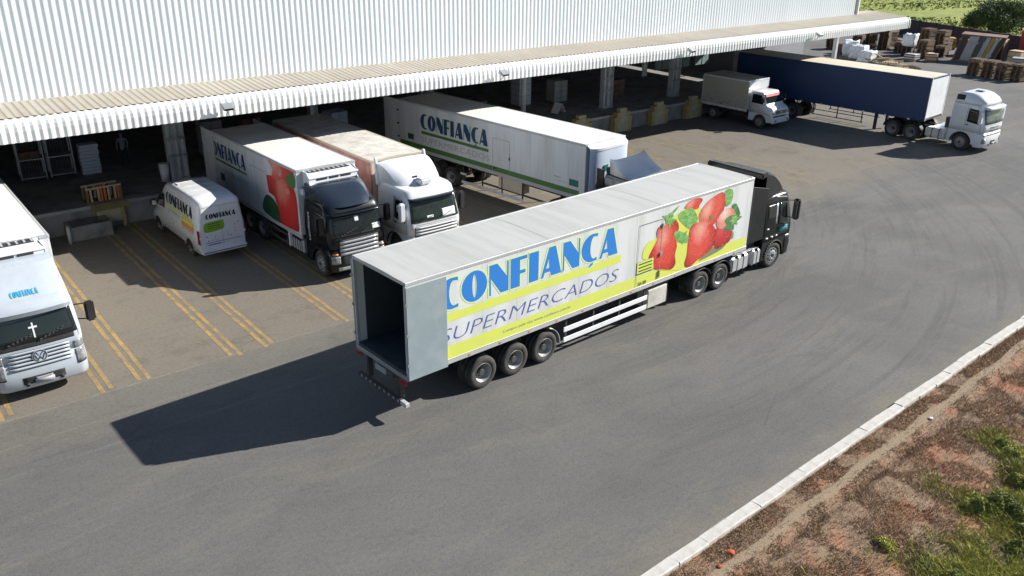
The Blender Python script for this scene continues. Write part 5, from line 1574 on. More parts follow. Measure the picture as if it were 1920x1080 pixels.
MB().box(10.33, 10.39, -HW-.05, -HW-.015, 1.55, 1.8).box(10.30, 10.42, -HW-.06, -HW-.015, 2.35, 2.47).box(10.33, 10.39, -HW-.05, -HW-.015, 3.35, 3.5).build('door_hinge', M['steel'], t)
for i in range(13): MB().box(.9+i*1.15, .98+i*1.15, -HW-.022, -HW-.0125, ZB+.02, ZB+.06).build('side_marker', M['amber'], t)
# cab
c, bc, shell, bump = euro_cab(t, 16.78, 18.92, M['black'], hw=1.22, zt=3.05, wheel_x=17.64)
cab_extras(c, bc, t)
nose(c, bc, t, .55, 1.62, .95, M['black_matte'])
slats(c, bc, t, 0, 1.28, 1.6, 3, .9, M['chrome'], None)
for s in (-1, 1):
    bc.front('headlight', qrect(*( (s*1.13, .62, s*.78, .88) if s < 0 else (.78, .62, 1.13, .88))), M['lamp'], t, off=.03)
    MB().hexa([(15.62, s*1.20-.02, 1.42), (16.76, s*1.20-.02, 1.42), (16.76, s*1.20+.02, 1.42), (15.62, s*1.20+.02, 1.42), (15.62, s*1.18-.02, 3.72), (16.76, s*1.16-.02, 3.45), (16.76, s*1.16+.02, 3.45), (15.62, s*1.18+.02, 3.72)]).build('side_fairing', M['black'], t, bevel=.01)
    MB().box(15.66, 15.70, s*1.23-.015, s*1.23+.015, 1.5, 3.6).build('fairing_edge', M['black_matte'], t)
roof_fairing(t, 16.55, 18.45, 1.24, 3.02, 4.08, M['black'])
MB().hexa([(16.1, -1.3, 3.92), (16.62, -1.22, 3.95), (16.62, 1.22, 3.95), (16.1, 1.3, 3.92), (16.1, -1.3, 4.15), (16.62, -1.22, 4.10), (16.62, 1.22, 4.10), (16.1, 1.3, 4.15)]).build('fairing_wing', M['black'], t, bevel=.05, seg=2)
c.side('chrome_strip', [(17.42, 2.96), (18.28, 2.80), (18.28, 2.85), (17.42, 3.01)], M['chrome'], t, off=.02)
c.side('quarter_window', qrect(16.95, 2.15, 17.5, 2.68), M['glass'], t, off=.008)
c.side('b_pillar', qrect(17.53, 1.85, 17.64, 2.68), M['silver'], t, off=.006)
c.side('door_emblem', qrect(17.78, 1.46, 18.42, 1.68), M['ink_teal'], t, off=.02)
c.side('door_emblem_text', qrect(17.9, 1.55, 18.36, 1.62), M['ink_cyan'], t, off=.025)
for x, z in ((16.95, 1.72), (16.95, 1.33), (17.3, 1.33), (17.6, 1.33)): c.side('step_light', qrect(x, z, x+.14, z+.05), M['ink_white'], t, off=.02, nu=1, nv=1)
mirror(t, 18.45, -1.2, 2.75, -1, M['black'], .85, .25); mirror(t, 18.45, 1.2, 2.75, 1, M['black'], .85, .25)
MB().box(15.75, 16.7, -.9, .9, 1.1, 2.6).build('cab_rear_gear', M['chassis'], t)
MB().tube((16.3, .5, 1.1), (16.3, .5, 3.3), .09, n=10).build('exhaust_stack', M['steel'], t)

# ------------------------------------------------------------------ 2. white rigid truck at the left edge
t = thing('rigid_truck', 'white box truck with CONFIANCA on its roof fairing, cut by the left edge', 'truck', (3.02, 38.6, 0), R(-90))
L = 10.68
van_box(t, L, 1.32, 1.2, 3.80, M['white_box'], M['roof_bright'], M['white_box'], panel=2.6)
rear_doors(t, 1.3, 1.2, 3.8, M['white_box'])
frame_rails(t, .1, 13, .78, 1.16)
wheels(t, (2.2, 3.5), 1.24); wheels(t, (12.15,), 1.18, dual=False, rim=F_RS)
guard(t, 4.4, 8.6, 1.24, (.5, .85))
tank(t, 8.9, 10.1, 1.2, .45, 1.05, M['alu'])
c, bc, shell, bump = euro_cab(t, 11.0, 13.6, M['pale_paint'], hw=1.22, zt=2.85, wheel_x=12.15, ws=M['glass'])
cab_extras(c, bc, t)
c.front('windscreen_shade', [(-1.11, 1.60), (1.11, 1.60), (1.11, 1.78), (-1.11, 1.78)], M['black_matte'], t, off=.006, nu=14)
nose(c, bc, t, .98, 1.52, .78, M['black_matte'])
slats(c, bc, t, 0, .99, 1.54, 5, .80, M['pale_paint'], None)
nose(c, bc, t, .52, .74, .55, M['black_matte'])
for s in (-1, 1):
    a, b = sorted((s*1.19, s*.93))
    c.front('headlight', [(a, 1.23), (b, 1.23), (b, 1.46), (a, 1.46)], M['lamp'], t, off=.02)
    bc.front('headlight', [(a, .80), (b, .80), (b, 1.20), (a, 1.20)], M['lamp'], t, off=.02)
    bc.front('lamp_bezel', [(a, .76), (b, .76), (b, .79), (a, .79)], M['black_matte'], t, off=.015)
bc.front('number_plate', qrect(-.22, .56, .22, .69), M['ink_grey'], t, off=.03)
zc = 1.30
def fv(off): return lambda u, v: Vector((c.fx(zc+v, u)+off, u, zc+v))
decal('emblem_disc', [ell(0, 0, .20, .20, n=28)], fv(.055), M['fair_blue'], t)
emblem_vw(lambda u, v: fv(.058)(u*1.2, v*1.2), t)
# cross on the windscreen
decal('cross', [rect(-.02, 0, .02, .42), rect(-.11, .27, -.0205, .32), rect(.0205, .27, .11, .32)], lambda u, v: Vector((c.fx(1.85+v, u)+.018, u, 1.85+v)), M['ink_white'], t)
for y0 in (-.75, .05):
    a = MB()
    p = [(c.fx(1.74+.02*k+.0, y0+k*.11)+.03, y0+k*.11, 1.74+.03*k) for k in range(7)]
    a.path(p, .011, 5); a.build('wiper', M['black_matte'], t)
MB().grid(lambda u, v: (c.fx(2.52, -1.08+2.16*u)+.14+.05*v-.02*abs(2*u-1)**3, -1.08+2.16*u, 2.50+.14*v), 14, 2).build('sun_visor', M['pale_paint'], t, recalc=False)
# tall fairing: face sloping from the visor up to the fridge unit
fp = lambda u, v, o=0.0: Vector((13.22-.12*abs(2*u-1)**4-1.05*v**1.1+o*.75, (-1.14+2.28*u)*(1-.06*v), 2.62+.92*v**.85+o*.65))
mb = MB().grid(lambda u, v: fp(u, v), 18, 10)
for s in (0, 1):
    b = len(mb.v)
    for j in range(11):
        p = fp(s, j/10); mb.v += [tuple(p), (11.3, p.y*.98, p.z)]
    for j in range(10): mb.face([b+2*j, b+2*j+1, b+2*j+3, b+2*j+2], 0, True)
b = len(mb.v); 
mb.grid(lambda u, v: Vector((fp(u, 1).x*(1-v)+11.3*v, fp(u, 1).y, fp(u, 1).z)), 18, 1)
mb.build('roof_fairing', M['pale_paint'], t, recalc=False)
line_decal(t, [(.02, .52), (.98, .52)], .02, M['seam'], lambda u, v: fp(u, v, .008), 'fairing_seam')
line_decal(t, [(.02, .12), (.98, .12)], .012, M['seam'], lambda u, v: fp(u, v, .008), 'fairing_seam')
wordmark('wordmark', lambda u, v: fp(u, v, .010), .36, .26, .32, .14, M['ink_cyan'], t)
o = fridge_unit(t, L, 1.0, 3.25, 3.78, .75)
mirror(t, 13.05, -1.2, 2.4, -1, M['black_matte'], .62, .38); mirror(t, 13.05, 1.2, 2.4, 1, M['black_matte'], .62, .38)
line_decal(t, [(12.9, 1.5), (12.9, 1.25)], .02, M['seam'], right_side(1.24, .01))

# ------------------------------------------------------------------ 3. pepper truck with black cab
t = thing('rigid_truck', 'black cab box truck with large red pepper print, next to the parked van', 'truck', (14.45, 37.91, 0), R(-89.1))
L, HW = 8.22, 1.27
van_box(t, L, HW, 1.17, 3.90, M['white_box'], M['roof_bright'], M['white_box'], panel=1.64, rear_open=True)
frame_rails(t, .1, 10.2, .78, 1.14)
wheels(t, (3.1, 4.35), 1.24); wheels(t, (9.55,), 1.2, dual=False, rim=F_RS)
guard(t, 5.1, 6.9, 1.24, (.5, .85), M['chassis'])
tank(t, 7.1, 8.1, 1.22, .45, 1.05, M['alu'], 4); MB().box(6.95, 7.05, -1.24, -1.1, .5, 1.15).build('mud_flap', M['ink_white'], t)
for s in (-1, 1):
    a, b = sorted((s*(HW-.02), s*(HW+.03)))
    MB().box(-1.3, -.02, a, b, 1.15, 3.86).build('rear_door', M['white_box'], t, bevel=.01)
F1 = lambda k: right_side(HW, .003+.0015*k)
wordmark('wordmark', F1(1), -.55, 2.80, 3.95, .66, M['ink_navy'], t, skip=1)
decal('green_stripe', [rect(.08, 2.60, 3.45, 2.70)], F1(0), M['ink_green'], t)
lettering('lettering', 'SUPERMERCADOS', F1(0), .15, 2.12, 3.25, .24, M['ink_grey'], t, thin=-.01)
decal('green_square', [rect(.45, 1.75, .9, 2.1)], F1(0), M['ink_dkgreen'], t)
line_decal(t, [(3.95, 1.32), (3.95, 3.2), (5.35, 3.2)], .02, M['seam'], F1(6))
def D1(nm, pts, m, k): decal(nm, [smooth_poly(pts, 3)], F1(k), M[m], t)
D1('leaf_print', [(5.2, 2.2), (5.91, 2.2), (6.45, 1.8), (6.45, 1.31), (5.61, 1.31), (4.75, 1.5)], 'ink_dkgreen', 1)
decal('pepper_print', [[(5.43, 3.45), (5.5, 3.12), (5.98, 3.20), (6.1, 3.48), (5.75, 3.79), (8.02, 3.79), (8.05, 3.3), (6.22, 2.96), (6.14, 2.34), (5.54, 2.4), (5.47, 2.9)]], F1(2), M['pep_b'], t)
D1('pepper_print', [(6.22, 2.96), (6.92, 3.27), (7.64, 3.25), (7.99, 3.0), (8.08, 2.45), (8.07, 1.87), (8.04, 1.42), (7.56, 1.33), (6.49, 1.31), (6.38, 1.5), (6.4, 1.81), (6.08, 2.33)], 'pep_a', 3)
D1('pepper_stem', [(7.30, 3.42), (7.72, 3.68), (8.07, 3.66), (8.04, 3.2), (7.63, 3.1), (7.30, 3.25)], 'ink_green', 4)
D1('pepper_gloss', [(7.05, 2.90), (7.42, 3.0), (7.52, 2.82), (7.18, 2.72)], 'berry_gloss', 4)
D1('pepper_gloss', [(6.45, 3.7), (6.9, 3.6), (6.85, 3.35), (6.5, 3.45)], 'berry_pale', 4)
c, bc, shell, bump = euro_cab(t, 8.42, 10.52, M['black'], hw=1.22, zt=2.90, wheel_x=9.5)
cab_extras(c, bc, t)
nose(c, bc, t, .55, 1.62, .85, M['black_matte'])
slats(c, bc, t, 0, 1.0, 1.6, 4, .82, M['silver'], None)
for s in (-1, 1):
    a, b = sorted((s*1.17, s*.86)); bc.front('headlight', [(a, .72), (b, .72), (b, 1.02), (a, 1.02)], M['lamp'], t, off=.02)
bc.front('bumper_strip', qrect(-.95, .44, .95, .56), M['silver'], t, off=.03)
c.front('dash_paper', qrect(.62, 1.80, .98, 2.0), M['paper'], t, off=.02)
c.front('hanging_tag', qrect(-.08, 2.22, .08, 2.42), M['paper'], t, off=.018)
roof_fairing(t, 8.5, 10.25, 1.18, 2.80, 3.50, M['darkblue'])
MB().grid(lambda u, v: (c.fx(2.58, -1.1+2.2*u)+.02+.16*v, -1.1+2.2*u, 2.62-.05*v), 14, 2, skirt=lambda u, v: (c.fx(2.58, -1.1+2.2*u)+.02+.16*v, -1.1+2.2*u, 2.60-.05*v)).build('sun_visor', M['black'], t, recalc=False)
o = fridge_unit(t, L, 1.02, 3.28, 3.80, .62)
MB().box(L+.013, L+.3, -1.2, 1.2, 2.95, 3.2).build('gap_filler', M['fair_blue'], t, bevel=.03)
lettering('lettering', 'confiança', lambda u, v: Vector((8.98-v, -1.22-.02, 1.3+u)), 0, 0, 1.15, .22, M['ink_white'], t)
mirror(t, 10.1, -1.2, 2.6, -1, M['black'], .7, .25); mirror(t, 10.1, 1.2, 2.6, 1, M['black'], .7, .25)

# ------------------------------------------------------------------ 4. white-cab truck with faded pink side
t = thing('rigid_truck', 'white cab truck with stained roof and faded pink box side, right of the pepper truck', 'truck', (17.78, 38.9, 0), R(-89.5))
L, HW = 9.1, 1.28
van_box(t, L, HW, 1.25, 3.74, M['pink_side'], M['roof_dusty'], M['roof_tan'], panel=4.6, frame=M['roof_tan'])
rear_doors(t, 1.26, 1.25, 3.74, M['white_box'])
frame_rails(t, .1, 11.6, .78, 1.2)
wheels(t, (3.1, 4.35), 1.24); wheels(t, (10.75,), 1.2, dual=False, rim=F_RS)
guard(t, 5.1, 7.6, 1.24, (.5, .85), M['chassis']); tank(t, 7.8, 9.0, 1.22, .45, 1.05, M['alu'])
c, bc, shell, bump = euro_cab(t, 9.42, 11.92, M['white'], hw=1.24, zt=3.0, wheel_x=10.7, ws=M['glass_green'])
cab_extras(c, bc, t)
roof_fairing(t, 9.45, 11.0, 1.24, 2.98, 3.76, M['white'])
for s in (-1, 1):
    MB().hexa([(9.30, s*1.05, 2.8), (9.34, s*1.22, 2.8), (9.6, s*1.22, 2.8), (9.6, s*1.05, 2.8), (9.20, s*1.1, 3.9), (9.24, s*1.22, 3.9), (9.34, s*1.22, 3.9), (9.34, s*1.1, 3.9)]).build('fairing_fin', M['white'], t, bevel=.03)
MB().box(10.75, 11.25, -.28, .28, 3.02, 3.28).build('roof_cooler', M['white'], t, bevel=.07, seg=2)
MB().box(10.6, 10.74, -.3, -.1, 3.2, 3.3).build('horn', M['black_matte'], t)
nose(c, bc, t, .5, 1.60, 1.0, M['black_matte'])
slats(c, bc, t, 0, 1.24, 1.62, 3, .98, M['white'], None)
bc.front('grille_bar', qrect(-.95, .95, .95, 1.05), M['silver'], t, off=.03)
for s in (-1, 1):
    a, b = sorted((s*1.2, s*.9)); bc.front('headlight', [(a, .7), (b, .7), (b, 1.0), (a, 1.0)], M['lamp'], t, off=.02)
c.front('dash_paper', qrect(.30, 1.80, .95, 2.12), M['paper'], t, off=.02)
c.front('dash_paper', qrect(-.42, 1.88, -.12, 1.97), M['paper'], t, off=.02)
MB().grid(lambda u, v: (c.fx(2.60, -1.1+2.2*u)+.02+.15*v, -1.1+2.2*u, 2.70-.06*v), 14, 2, skirt=lambda u, v: (c.fx(2.60, -1.1+2.2*u)+.02+.15*v, -1.1+2.2*u, 2.67-.06*v)).build('sun_visor', M['glass'], t, recalc=False)
mirror(t, 11.5, -1.2, 2.6, -1, M['white'], .75, .22); mirror(t, 11.5, 1.2, 2.6, 1, M['black_matte'], .75, .22)
c.side('seat_head', qrect(10.9, 2.05, 11.05, 2.35), M['paper'], t, off=.018, nu=1, nv=1)

# ------------------------------------------------------------------ 5. long white trailer with dark blue tractor
t = thing('articulated_truck', 'long white semi-trailer with green band and dark blue tractor behind the strawberry trailer', 'truck', (24.98, 39.30, 0), R(-84.4))
L, HW, ZB, ZT = 13.2, 1.32, 1.42, 3.92
van_box(t, L, HW, ZB, ZT, M['white_box'], M['roof_bright'], M['fair_blue'], panel=6.6)
frame_rails(t, .1, 12.6, .95, ZB-.03)
wheels(t, (1.6, 2.85, 4.1), 1.25); wheels(t, (11.4, 12.55), 1.22); wheels(t, (15.2,), 1.2, dual=False, rim=F_RS)
guard(t, 4.95, 9.4, 1.25, (.42,), M['white'], .14, ztop=ZB-.02)
MB().box(7.6, 9.25, -1.2, -.7, .75, 1.36).build('pallet_box', M['roof_tan'], t, bevel=.02)
MB().box(4.9, 5.3, -1.27, -1.2, .86, .96).build('guard_hook', M['white'], t)
for s in (-1, 1):
    a, b = sorted((s*(HW-.02), s*(HW+.03)))
    MB().box(-1.25, -.02, a, b, ZB-.1, ZT-.03).build('rear_door', M['white_box'], t, bevel=.01)
    for z in (1.9, 2.6, 3.3): MB().box(-.10, .05, a-.02, b+.02, z, z+.08).build('hinge', M['black_matte'], t)
F5 = lambda k: right_side(HW, .003+.0015*k)
decal('green_band', [rect(.05, 1.56, 12.9, 1.80)], F5(0), M['ink_green'], t)
wordmark('wordmark', F5(1), 1.85, 2.66, 5.15, .80, M['ink_navy'], t)
wordmark('word_halo', F5(0), 1.85, 2.66, 5.15, .80, M['ink_halo'], t, g=.02)
decal('green_stripe', [rect(1.9, 2.40, 7.05, 2.55)], F5(0), M['ink_green'], t)
lettering('lettering', 'SUPERMERCADOS', F5(0), 1.9, 1.98, 5.2, .28, M['ink_grey'], t, thin=-.01)
decal('green_square', [rect(.75, 1.95, 1.25, 2.25)], F5(0), M['ink_dkgreen'], t)
decal('green_square', [rect(12.3, 1.95, 12.85, 2.25)], F5(0), M['ink_teal'], t)
lettering('lettering', 'Matriz', F5(0), 11.4, 2.15, .4, .07, M['ink_black'], t)
lettering('lettering', 'www.confianca', F5(0), 11.4, 2.0, .75, .06, M['ink_grey'], t)
line_decal(t, [(7.35, 1.58), (7.35, 3.18), (8.5, 3.18), (8.5, 1.58)], .022, M['ink_grey'], right_side(HW, .014))
MB().box(7.4, 7.6, -HW-.03, -HW-.015, 1.70, 1.76).box(8.47, 8.53, -HW-.04, -HW-.015, 2.3, 2.42).build('door_latch', M['black_matte'], t)
# curved front fairing of the box
FX = lambda y: L+.02+.42*math.sqrt(max(0, 1-(y/1.30)**4))
mb = MB().grid(lambda u, v: (FX(-1.26+2.52*u), -1.26+2.52*u, 1.5+2.25*v), 20, 3); mb.build('front_fairing', M['fair_blue'], t, recalc=False)
mb = MB().grid(lambda u, v: (FX(-1.26+2.52*u)*(1-v)+(L+.013)*v, -1.26+2.52*u, 3.755+.12*v), 20, 2)
mb.grid(lambda u, v: (FX(-1.26+2.52*u)+.02, -1.26+2.52*u, 3.66+.10*v), 20, 1); mb.build('fairing_rim', M['white'], t, recalc=False)
MB().box(L+.45, L+.47, -.6, -.35, 2.75, 3.0).build('vent', M['ink_teal'], t)
c, bc, shell, bump = euro_cab(t, 14.15, 16.35, M['darkblue'], hw=1.22, zt=2.85, wheel_x=15.2)
cab_extras(c, bc, t)
# big curved roof deflector open at the back
def df(u, v):
    y = (-1.2+2.4*u)
    k = abs(2*u-1)
    x = 15.85-1.45*v
    z = 2.80+.60*v**1.5 + .12*k**4*v**1.2
    return (x-.2*k**4*(1-v), y*(1-.04*v), z)
mb = MB().grid(df, 20, 10)
for s in (0, 1):
    b = len(mb.v)
    for j in range(11):
        p = df(s, j/10); mb.v += [p, (p[0]+.05, p[1], 2.78+.1*j/10)]
    for j in range(10): mb.face([b+2*j, b+2*j+1, b+2*j+3, b+2*j+2], 0, True)
mb.build('roof_deflector', M['silver_blue'], t, recalc=False)
MB().box(14.2, 14.6, -1.1, 1.1, 2.86, 3.1).build('deflector_frame', M['chassis'], t)
for s in (-1, 1):
    a, b = sorted((s*1.19, s*1.14)); MB().box(13.75, 14.14, a, b, 1.4, 3.0).build('side_fairing', M['black'], t)
nose(c, bc, t, .5, 1.6, .9, M['black_matte'])
for s in (-1, 1):
    a, b = sorted((s*1.17, s*.86)); bc.front('headlight', [(a, .72), (b, .72), (b, 1.02), (a, 1.02)], M['lamp'], t, off=.02)
frame_rails(t, 11, 16, .75, .94); tank(t, 13.2, 14.1, 1.2, .42, 1.0, M['roof_tan'], 1); MB().box(12.9, 14.1, -1.1, 1.1, 1.02, 1.3).build('coupling_gear', M['chassis'], t)
mirror(t, 15.95, -1.2, 2.55, -1, M['darkblue'], .7, .25); mirror(t, 15.95, 1.2, 2.55, 1, M['darkblue'], .7, .25)

# ------------------------------------------------------------------ 6. blue curtain-side trailer with white tractor
t = thing('articulated_truck', 'blue curtain-sided semi-trailer with white tractor parked at the far dock bay', 'truck', (53.75, 39.4, 0), R(-85.7))
L, HW, ZB, ZT = 13.85, 1.31, 1.35, 3.98
van_box(t, L, HW, ZB, ZT, M['blue_tarp'], M['roof_tan'], M['white'], panel=13.85, frame=M['blue_tarp'])
MB().box(L-.0005, L+.02, -1.24, 1.24, ZB+.14, ZT-.1).build('front_wall_skin', M['white'], t)
for y in (-1.27, 1.27): MB().box(L-.02, L+.035, y-.04, y+.04, ZB, ZT).build('front_post', M['white_box'], t)
rear_doors(t, 1.28, ZB, ZT, M['white_box'])
mb = MB()
for i in range(38):
    x = .25+i*.36
    mb.box(x, x+.025, -HW-.022, -HW-.0005, ZB+.0, ZB+.1)
mb.build('curtain_strap', M['black_matte'], t)
for i in range(9): MB().box(.8+i*1.5, .93+i*1.5, -HW-.035, -HW-.0, ZB-.06, ZB+.03).build('curtain_buckle', M['white'], t)
frame_rails(t, .1, 13.4, 1.12, ZB-.03)
wheels(t, (2.2, 3.45, 4.7), 1.25)
guard(t, 6.2, 9.9, 1.25, (.55, .88), M['chassis'], .05, ztop=ZB-.02)
for s in (-1, 1): MB().box(10.5, 10.66, s*.85-.08, s*.85+.08, .22, ZB-.03).build('landing_leg', M['chassis'], t)
before = set(bpy.data.objects)
wheels(t, (11.95, 13.2), 1.22); wheels(t, (16.35,), 1.2, dual=False, rim=F_RS)
for x in (11.95, 13.2): mudguard(t, x, 1.25, .64, .5, 10, 170)
frame_rails(t, 11.2, 17.4, .72, .98)
tank(t, 14.1, 15.45, 1.2, .42, 1.05, M['alu'], 2); tank(t, 14.1, 15.3, 1.2, .42, 1.05, M['alu'], 2, side=1)
MB().box(14.3, 15.5, -.9, .9, 1.0, 1.06).build('catwalk', M['alu'], t); MB().box(11.9, 13.2, -.5, .5, .99, 1.30).build('fifth_wheel', M['chassis'], t)
MB().box(14.9, 15.4, -.4, .5, 1.065, 1.7).build('air_gear', M['chassis'], t)
c, bc, shell, bump = euro_cab(t, 15.5, 17.72, M['white'], hw=1.23, zt=2.95, wheel_x=16.35, ws=M['glass_grey'])
cab_extras(c, bc, t)
hr = Cab([(2.78, 15.52, 17.38, 1.16, .26, .08), (2.95, 15.52, 17.42, 1.15, .28, .08), (3.15, 15.56, 17.25, 1.11, .3, .08), (3.36, 15.7, 16.95, 1.02, .32, .08), (3.45, 15.85, 16.7, .88, .32, .06)])
hr.shell('high_roof', M['white'], t)
hr.side('roof_vent', qrect(15.6, 3.0, 16.1, 3.3), M['black_matte'], t, off=.01)
MB().box(16.2, 16.65, -.25, .1, 3.44, 3.50).build('roof_hatch', M['black_matte'], t, bevel=.02)
MB().grid(lambda u, v: (c.fx(2.62, -1.15+2.3*u)+.05+.25*v, -1.15+2.3*u, 2.80-.08*v), 14, 2, skirt=lambda u, v: (c.fx(2.62, -1.15+2.3*u)+.05+.25*v, -1.15+2.3*u, 2.70-.08*v)).build('sun_visor', M['white'], t, recalc=False)
c.front('dash_paper', qrect(.1, 1.82, .7, 2.2), M['glass_grey'], t, off=.016)
for z in (1.32, 1.5): c.front('grille_gap', qrect(-.55, z, .55, z+.05), M['black_matte'], t, off=.015)
bc.front('grille_gap', qrect(-.8, 1.08, .8, 1.13), M['black_matte'], t, off=.015); bc.front('number_plate', qrect(-.25, .6, .25, .74), M['black_matte'], t, off=.02)
decal('star_emblem', [[ell(0, 0, .15, .15, n=24), list(reversed(ell(0, 0, .12, .12, n=24)))]]+[[(-.02, 0), (.02, 0), (.0, .119)]]+[[(.0, .02), (-.02, -.01), (-.10, -.06)], [(0.0, .02), (.10, -.06), (.02, -.01)]], lambda u, v: Vector((c.fx(1.5+v, u)+.03, u, 1.42+v)), M['chrome'], t)
for s in (-1, 1):
    a, b = sorted((s*1.17, s*.86)); bc.front('headlight', [(a, .62), (b, .62), (b, .9), (a, .9)], M['lamp'], t, off=.02)
mirror(t, 17.3, -1.2, 2.5, -1, M['white'], .7, .22); mirror(t, 17.3, 1.2, 2.5, 1, M['white'], .7, .22)
bpy.context.view_layer.update()
Q = Matrix.Translation((12.6, 0, 0)) @ Matrix.Rotation(R(-4.5), 4, 'Z') @ Matrix.Translation((-12.6, 0, 0))
for o in set(bpy.data.objects)-before:
    if o.parent == t: o.matrix_local = Q @ o.matrix_local

# ------------------------------------------------------------------ 7. small delivery truck
def loft_x(st, name, m, par, seg=6):
    """stations (x, half width bottom, half width top, z0, z1, corner radius)"""
    mb = MB(); n = 0
    for (x, wb, wt, z0, z1, r) in st:
        pts = [(-wb, z0), (-wb*1.0, z0+.3*(z1-z0)), (-wb*.998, z0+.5*(z1-z0)), (-(wb+wt)/2, z0+.7*(z1-z0))]
        for k in range(seg+1):
            a = R(180-90*k/seg); pts.append((-wt+r+r*math.cos(a), z1-r+r*math.sin(a)))
        pts += [(-wt*.4, z1+.012), (0, z1+.018), (wt*.4, z1+.012)]
        for k in range(seg+1):
            a = R(90-90*k/seg); pts.append((wt-r+r*math.cos(a), z1-r+r*math.sin(a)))
        pts += [((wb+wt)/2, z0+.7*(z1-z0)), (wb*.998, z0+.5*(z1-z0)), (wb, z0+.3*(z1-z0)), (wb, z0)]
        n = len(pts); mb.v += [(x, y, z) for y, z in pts]
    for q in range(len(st)-1):
        for i in range(n):
            j = (i+1) % n
            mb.face([q*n+i, q*n+j, (q+1)*n+j, (q+1)*n+i], 0, True)
    mb.face(list(range(n))); b = (len(st)-1)*n; mb.face([b+i for i in range(n)][::-1])
    return mb.build(name, m, par)
def quad3(name, p, m, par, th=.012):
    P = [Vector(q) for q in p]; n = (P[1]-P[0]).cross(P[3]-P[0]).normalized()*th
    return MB().hexa([tuple(q-n*.5) for q in P]+[tuple(q+n) for q in P]).build(name, m, par)
t = thing('delivery_truck', 'small white delivery truck with faded mural box beside the blue trailer', 'truck', (49.15, 38.75, 0), R(-88))
L = 3.75
van_box(t, L, 1.14, .98, 2.98, M['mural'], M['roof_tan'], M['white'], panel=3.75, frame=M['white_box'])
rear_doors(t, 1.1, .98, 2.98, M['white_box'])
frame_rails(t, .1, 5.0, .55, .93, .38)
wheels(t, (1.0,), 1.08, dual=True, r=.42, w=.22, tyre=S_T, rim=S_R); wheels(t, (4.75,), 1.05, dual=False, r=.42, w=.22, tyre=S_T, rim=S_R)
loft_x([(3.84, 1.02, .93, 1.0, 2.34, .12), (4.7, 1.03, .93, 1.0, 2.34, .12), (4.80, 1.03, .90, 1.0, 2.24, .14), (5.12, 1.03, .98, 1.0, 1.62, .10), (5.18, 1.02, .98, 1.0, 1.52, .09), (5.5, .98, .92, .92, 1.42, .09), (5.62, .94, .88, .88, 1.30, .10)], 'cab_shell', M['white'], t)
arch = [(4.75+.52*math.cos(R(a)), .42+.52*math.sin(R(a))) for a in range(0, 181, 15)]
for s in (-1, 1):
    a, b = sorted((s*1.01, s*.80))
    MB().prism([(5.62, .985), (5.66, .5), (5.27, .46)]+arch[1:-1]+[(4.23, .46), (3.86, .46), (3.86, .985)], 'y', a, b).build('wheel_arch_panel', M['white'], t)
MB().box(5.5, 5.78, -.98, .98, .42, .80).build('bumper', M['white'], t, bevel=.09, seg=3)
MB().box(3.9, 5.5, -.75, .75, .5, .95).build('cab_underside', M['chassis'], t)
quad3('windscreen', [(5.09, -.88, 1.66), (5.09, .88, 1.66), (4.82, .80, 2.22), (4.82, -.80, 2.22)], M['glass'], t, .03)
quad3('windscreen_strip', [(4.925, -.80, 2.05), (4.925, .80, 2.05), (4.85, .79, 2.21), (4.85, -.79, 2.21)], M['ink_red'], t, .02)
for s in (-1, 1):
    p = [(4.02, s*1.025, 1.62), (4.9, s*1.025, 1.60), (4.70, s*.962, 2.16), (4.02, s*.962, 2.18)]
    quad3('side_window', p if s < 0 else p[::-1], M['glass'], t, .014)
    quad3('headlight', [(5.64, s*.72-.14, 1.02), (5.64, s*.72+.14, 1.02), (5.63, s*.72+.14, 1.2), (5.63, s*.72-.14, 1.2)], M['lamp'], t, .03)
    MB().box(5.72, 5.79, s*.7-.1, s*.7+.1, .55, .66).build('fog_lamp', M['lamp'], t)
quad3('grille', [(5.645, -.56, 1.0), (5.645, .56, 1.0), (5.63, .56, 1.2), (5.63, -.56, 1.2)], M['black_matte'], t, .02)
for z in (1.05, 1.12): MB().box(5.66, 5.675, -.54, .54, z, z+.02).build('grille_slat', M['silver'], t)
decal('star_emblem', [[ell(0, 0, .09, .09, n=20), list(reversed(ell(0, 0, .072, .072, n=20)))]], lambda u, v: Vector((5.68, u, 1.1+v)), M['chrome'], t)
lettering('lettering', 'confiança', right_side(1.03, .01), 4.25, 1.38, .42, .09, M['ink_black'], t)
mirror(t, 4.95, -1.02, 2.1, -1, M['black_matte'], .35, .2); mirror(t, 4.95, 1.02, 2.1, 1, M['black_matte'], .35, .2)

# ------------------------------------------------------------------ 8. van
t = thing('delivery_van', 'white panel van with wordmark and green speech patch on its rear doors', 'van', (11.14, 32.30, 0), R(91.2))
L = 5.75
loft_x([(0.0, .88, .74, .45, 2.30, .20), (.03, .93, .80, .40, 2.42, .20), (.10, .955, .84, .38, 2.50, .18), (.9, .965, .85, .38, 2.56, .17), (3.2, .965, .85, .38, 2.56, .17), (3.6, .965, .84, .38, 2.48, .2), (4.1, .965, .80, .38, 2.18, .22), (4.72, .96, .78, .38, 1.62, .18), (4.95, .95, .80, .38, 1.32, .16), (5.5, .90, .76, .40, 1.08, .15), (5.72, .80, .66, .45, .85, .12)], 'body_shell', M['white'], t, seg=6)
wheels(t, (1.15, 4.75), .95, dual=False, r=.34, w=.22, tyre=V_T, rim=V_R)
MB().box(1.7, 4.2, -.975, -.955, .36, .50).box(1.7, 4.2, .955, .975, .36, .50).build('sill_trim', M['black_matte'], t)
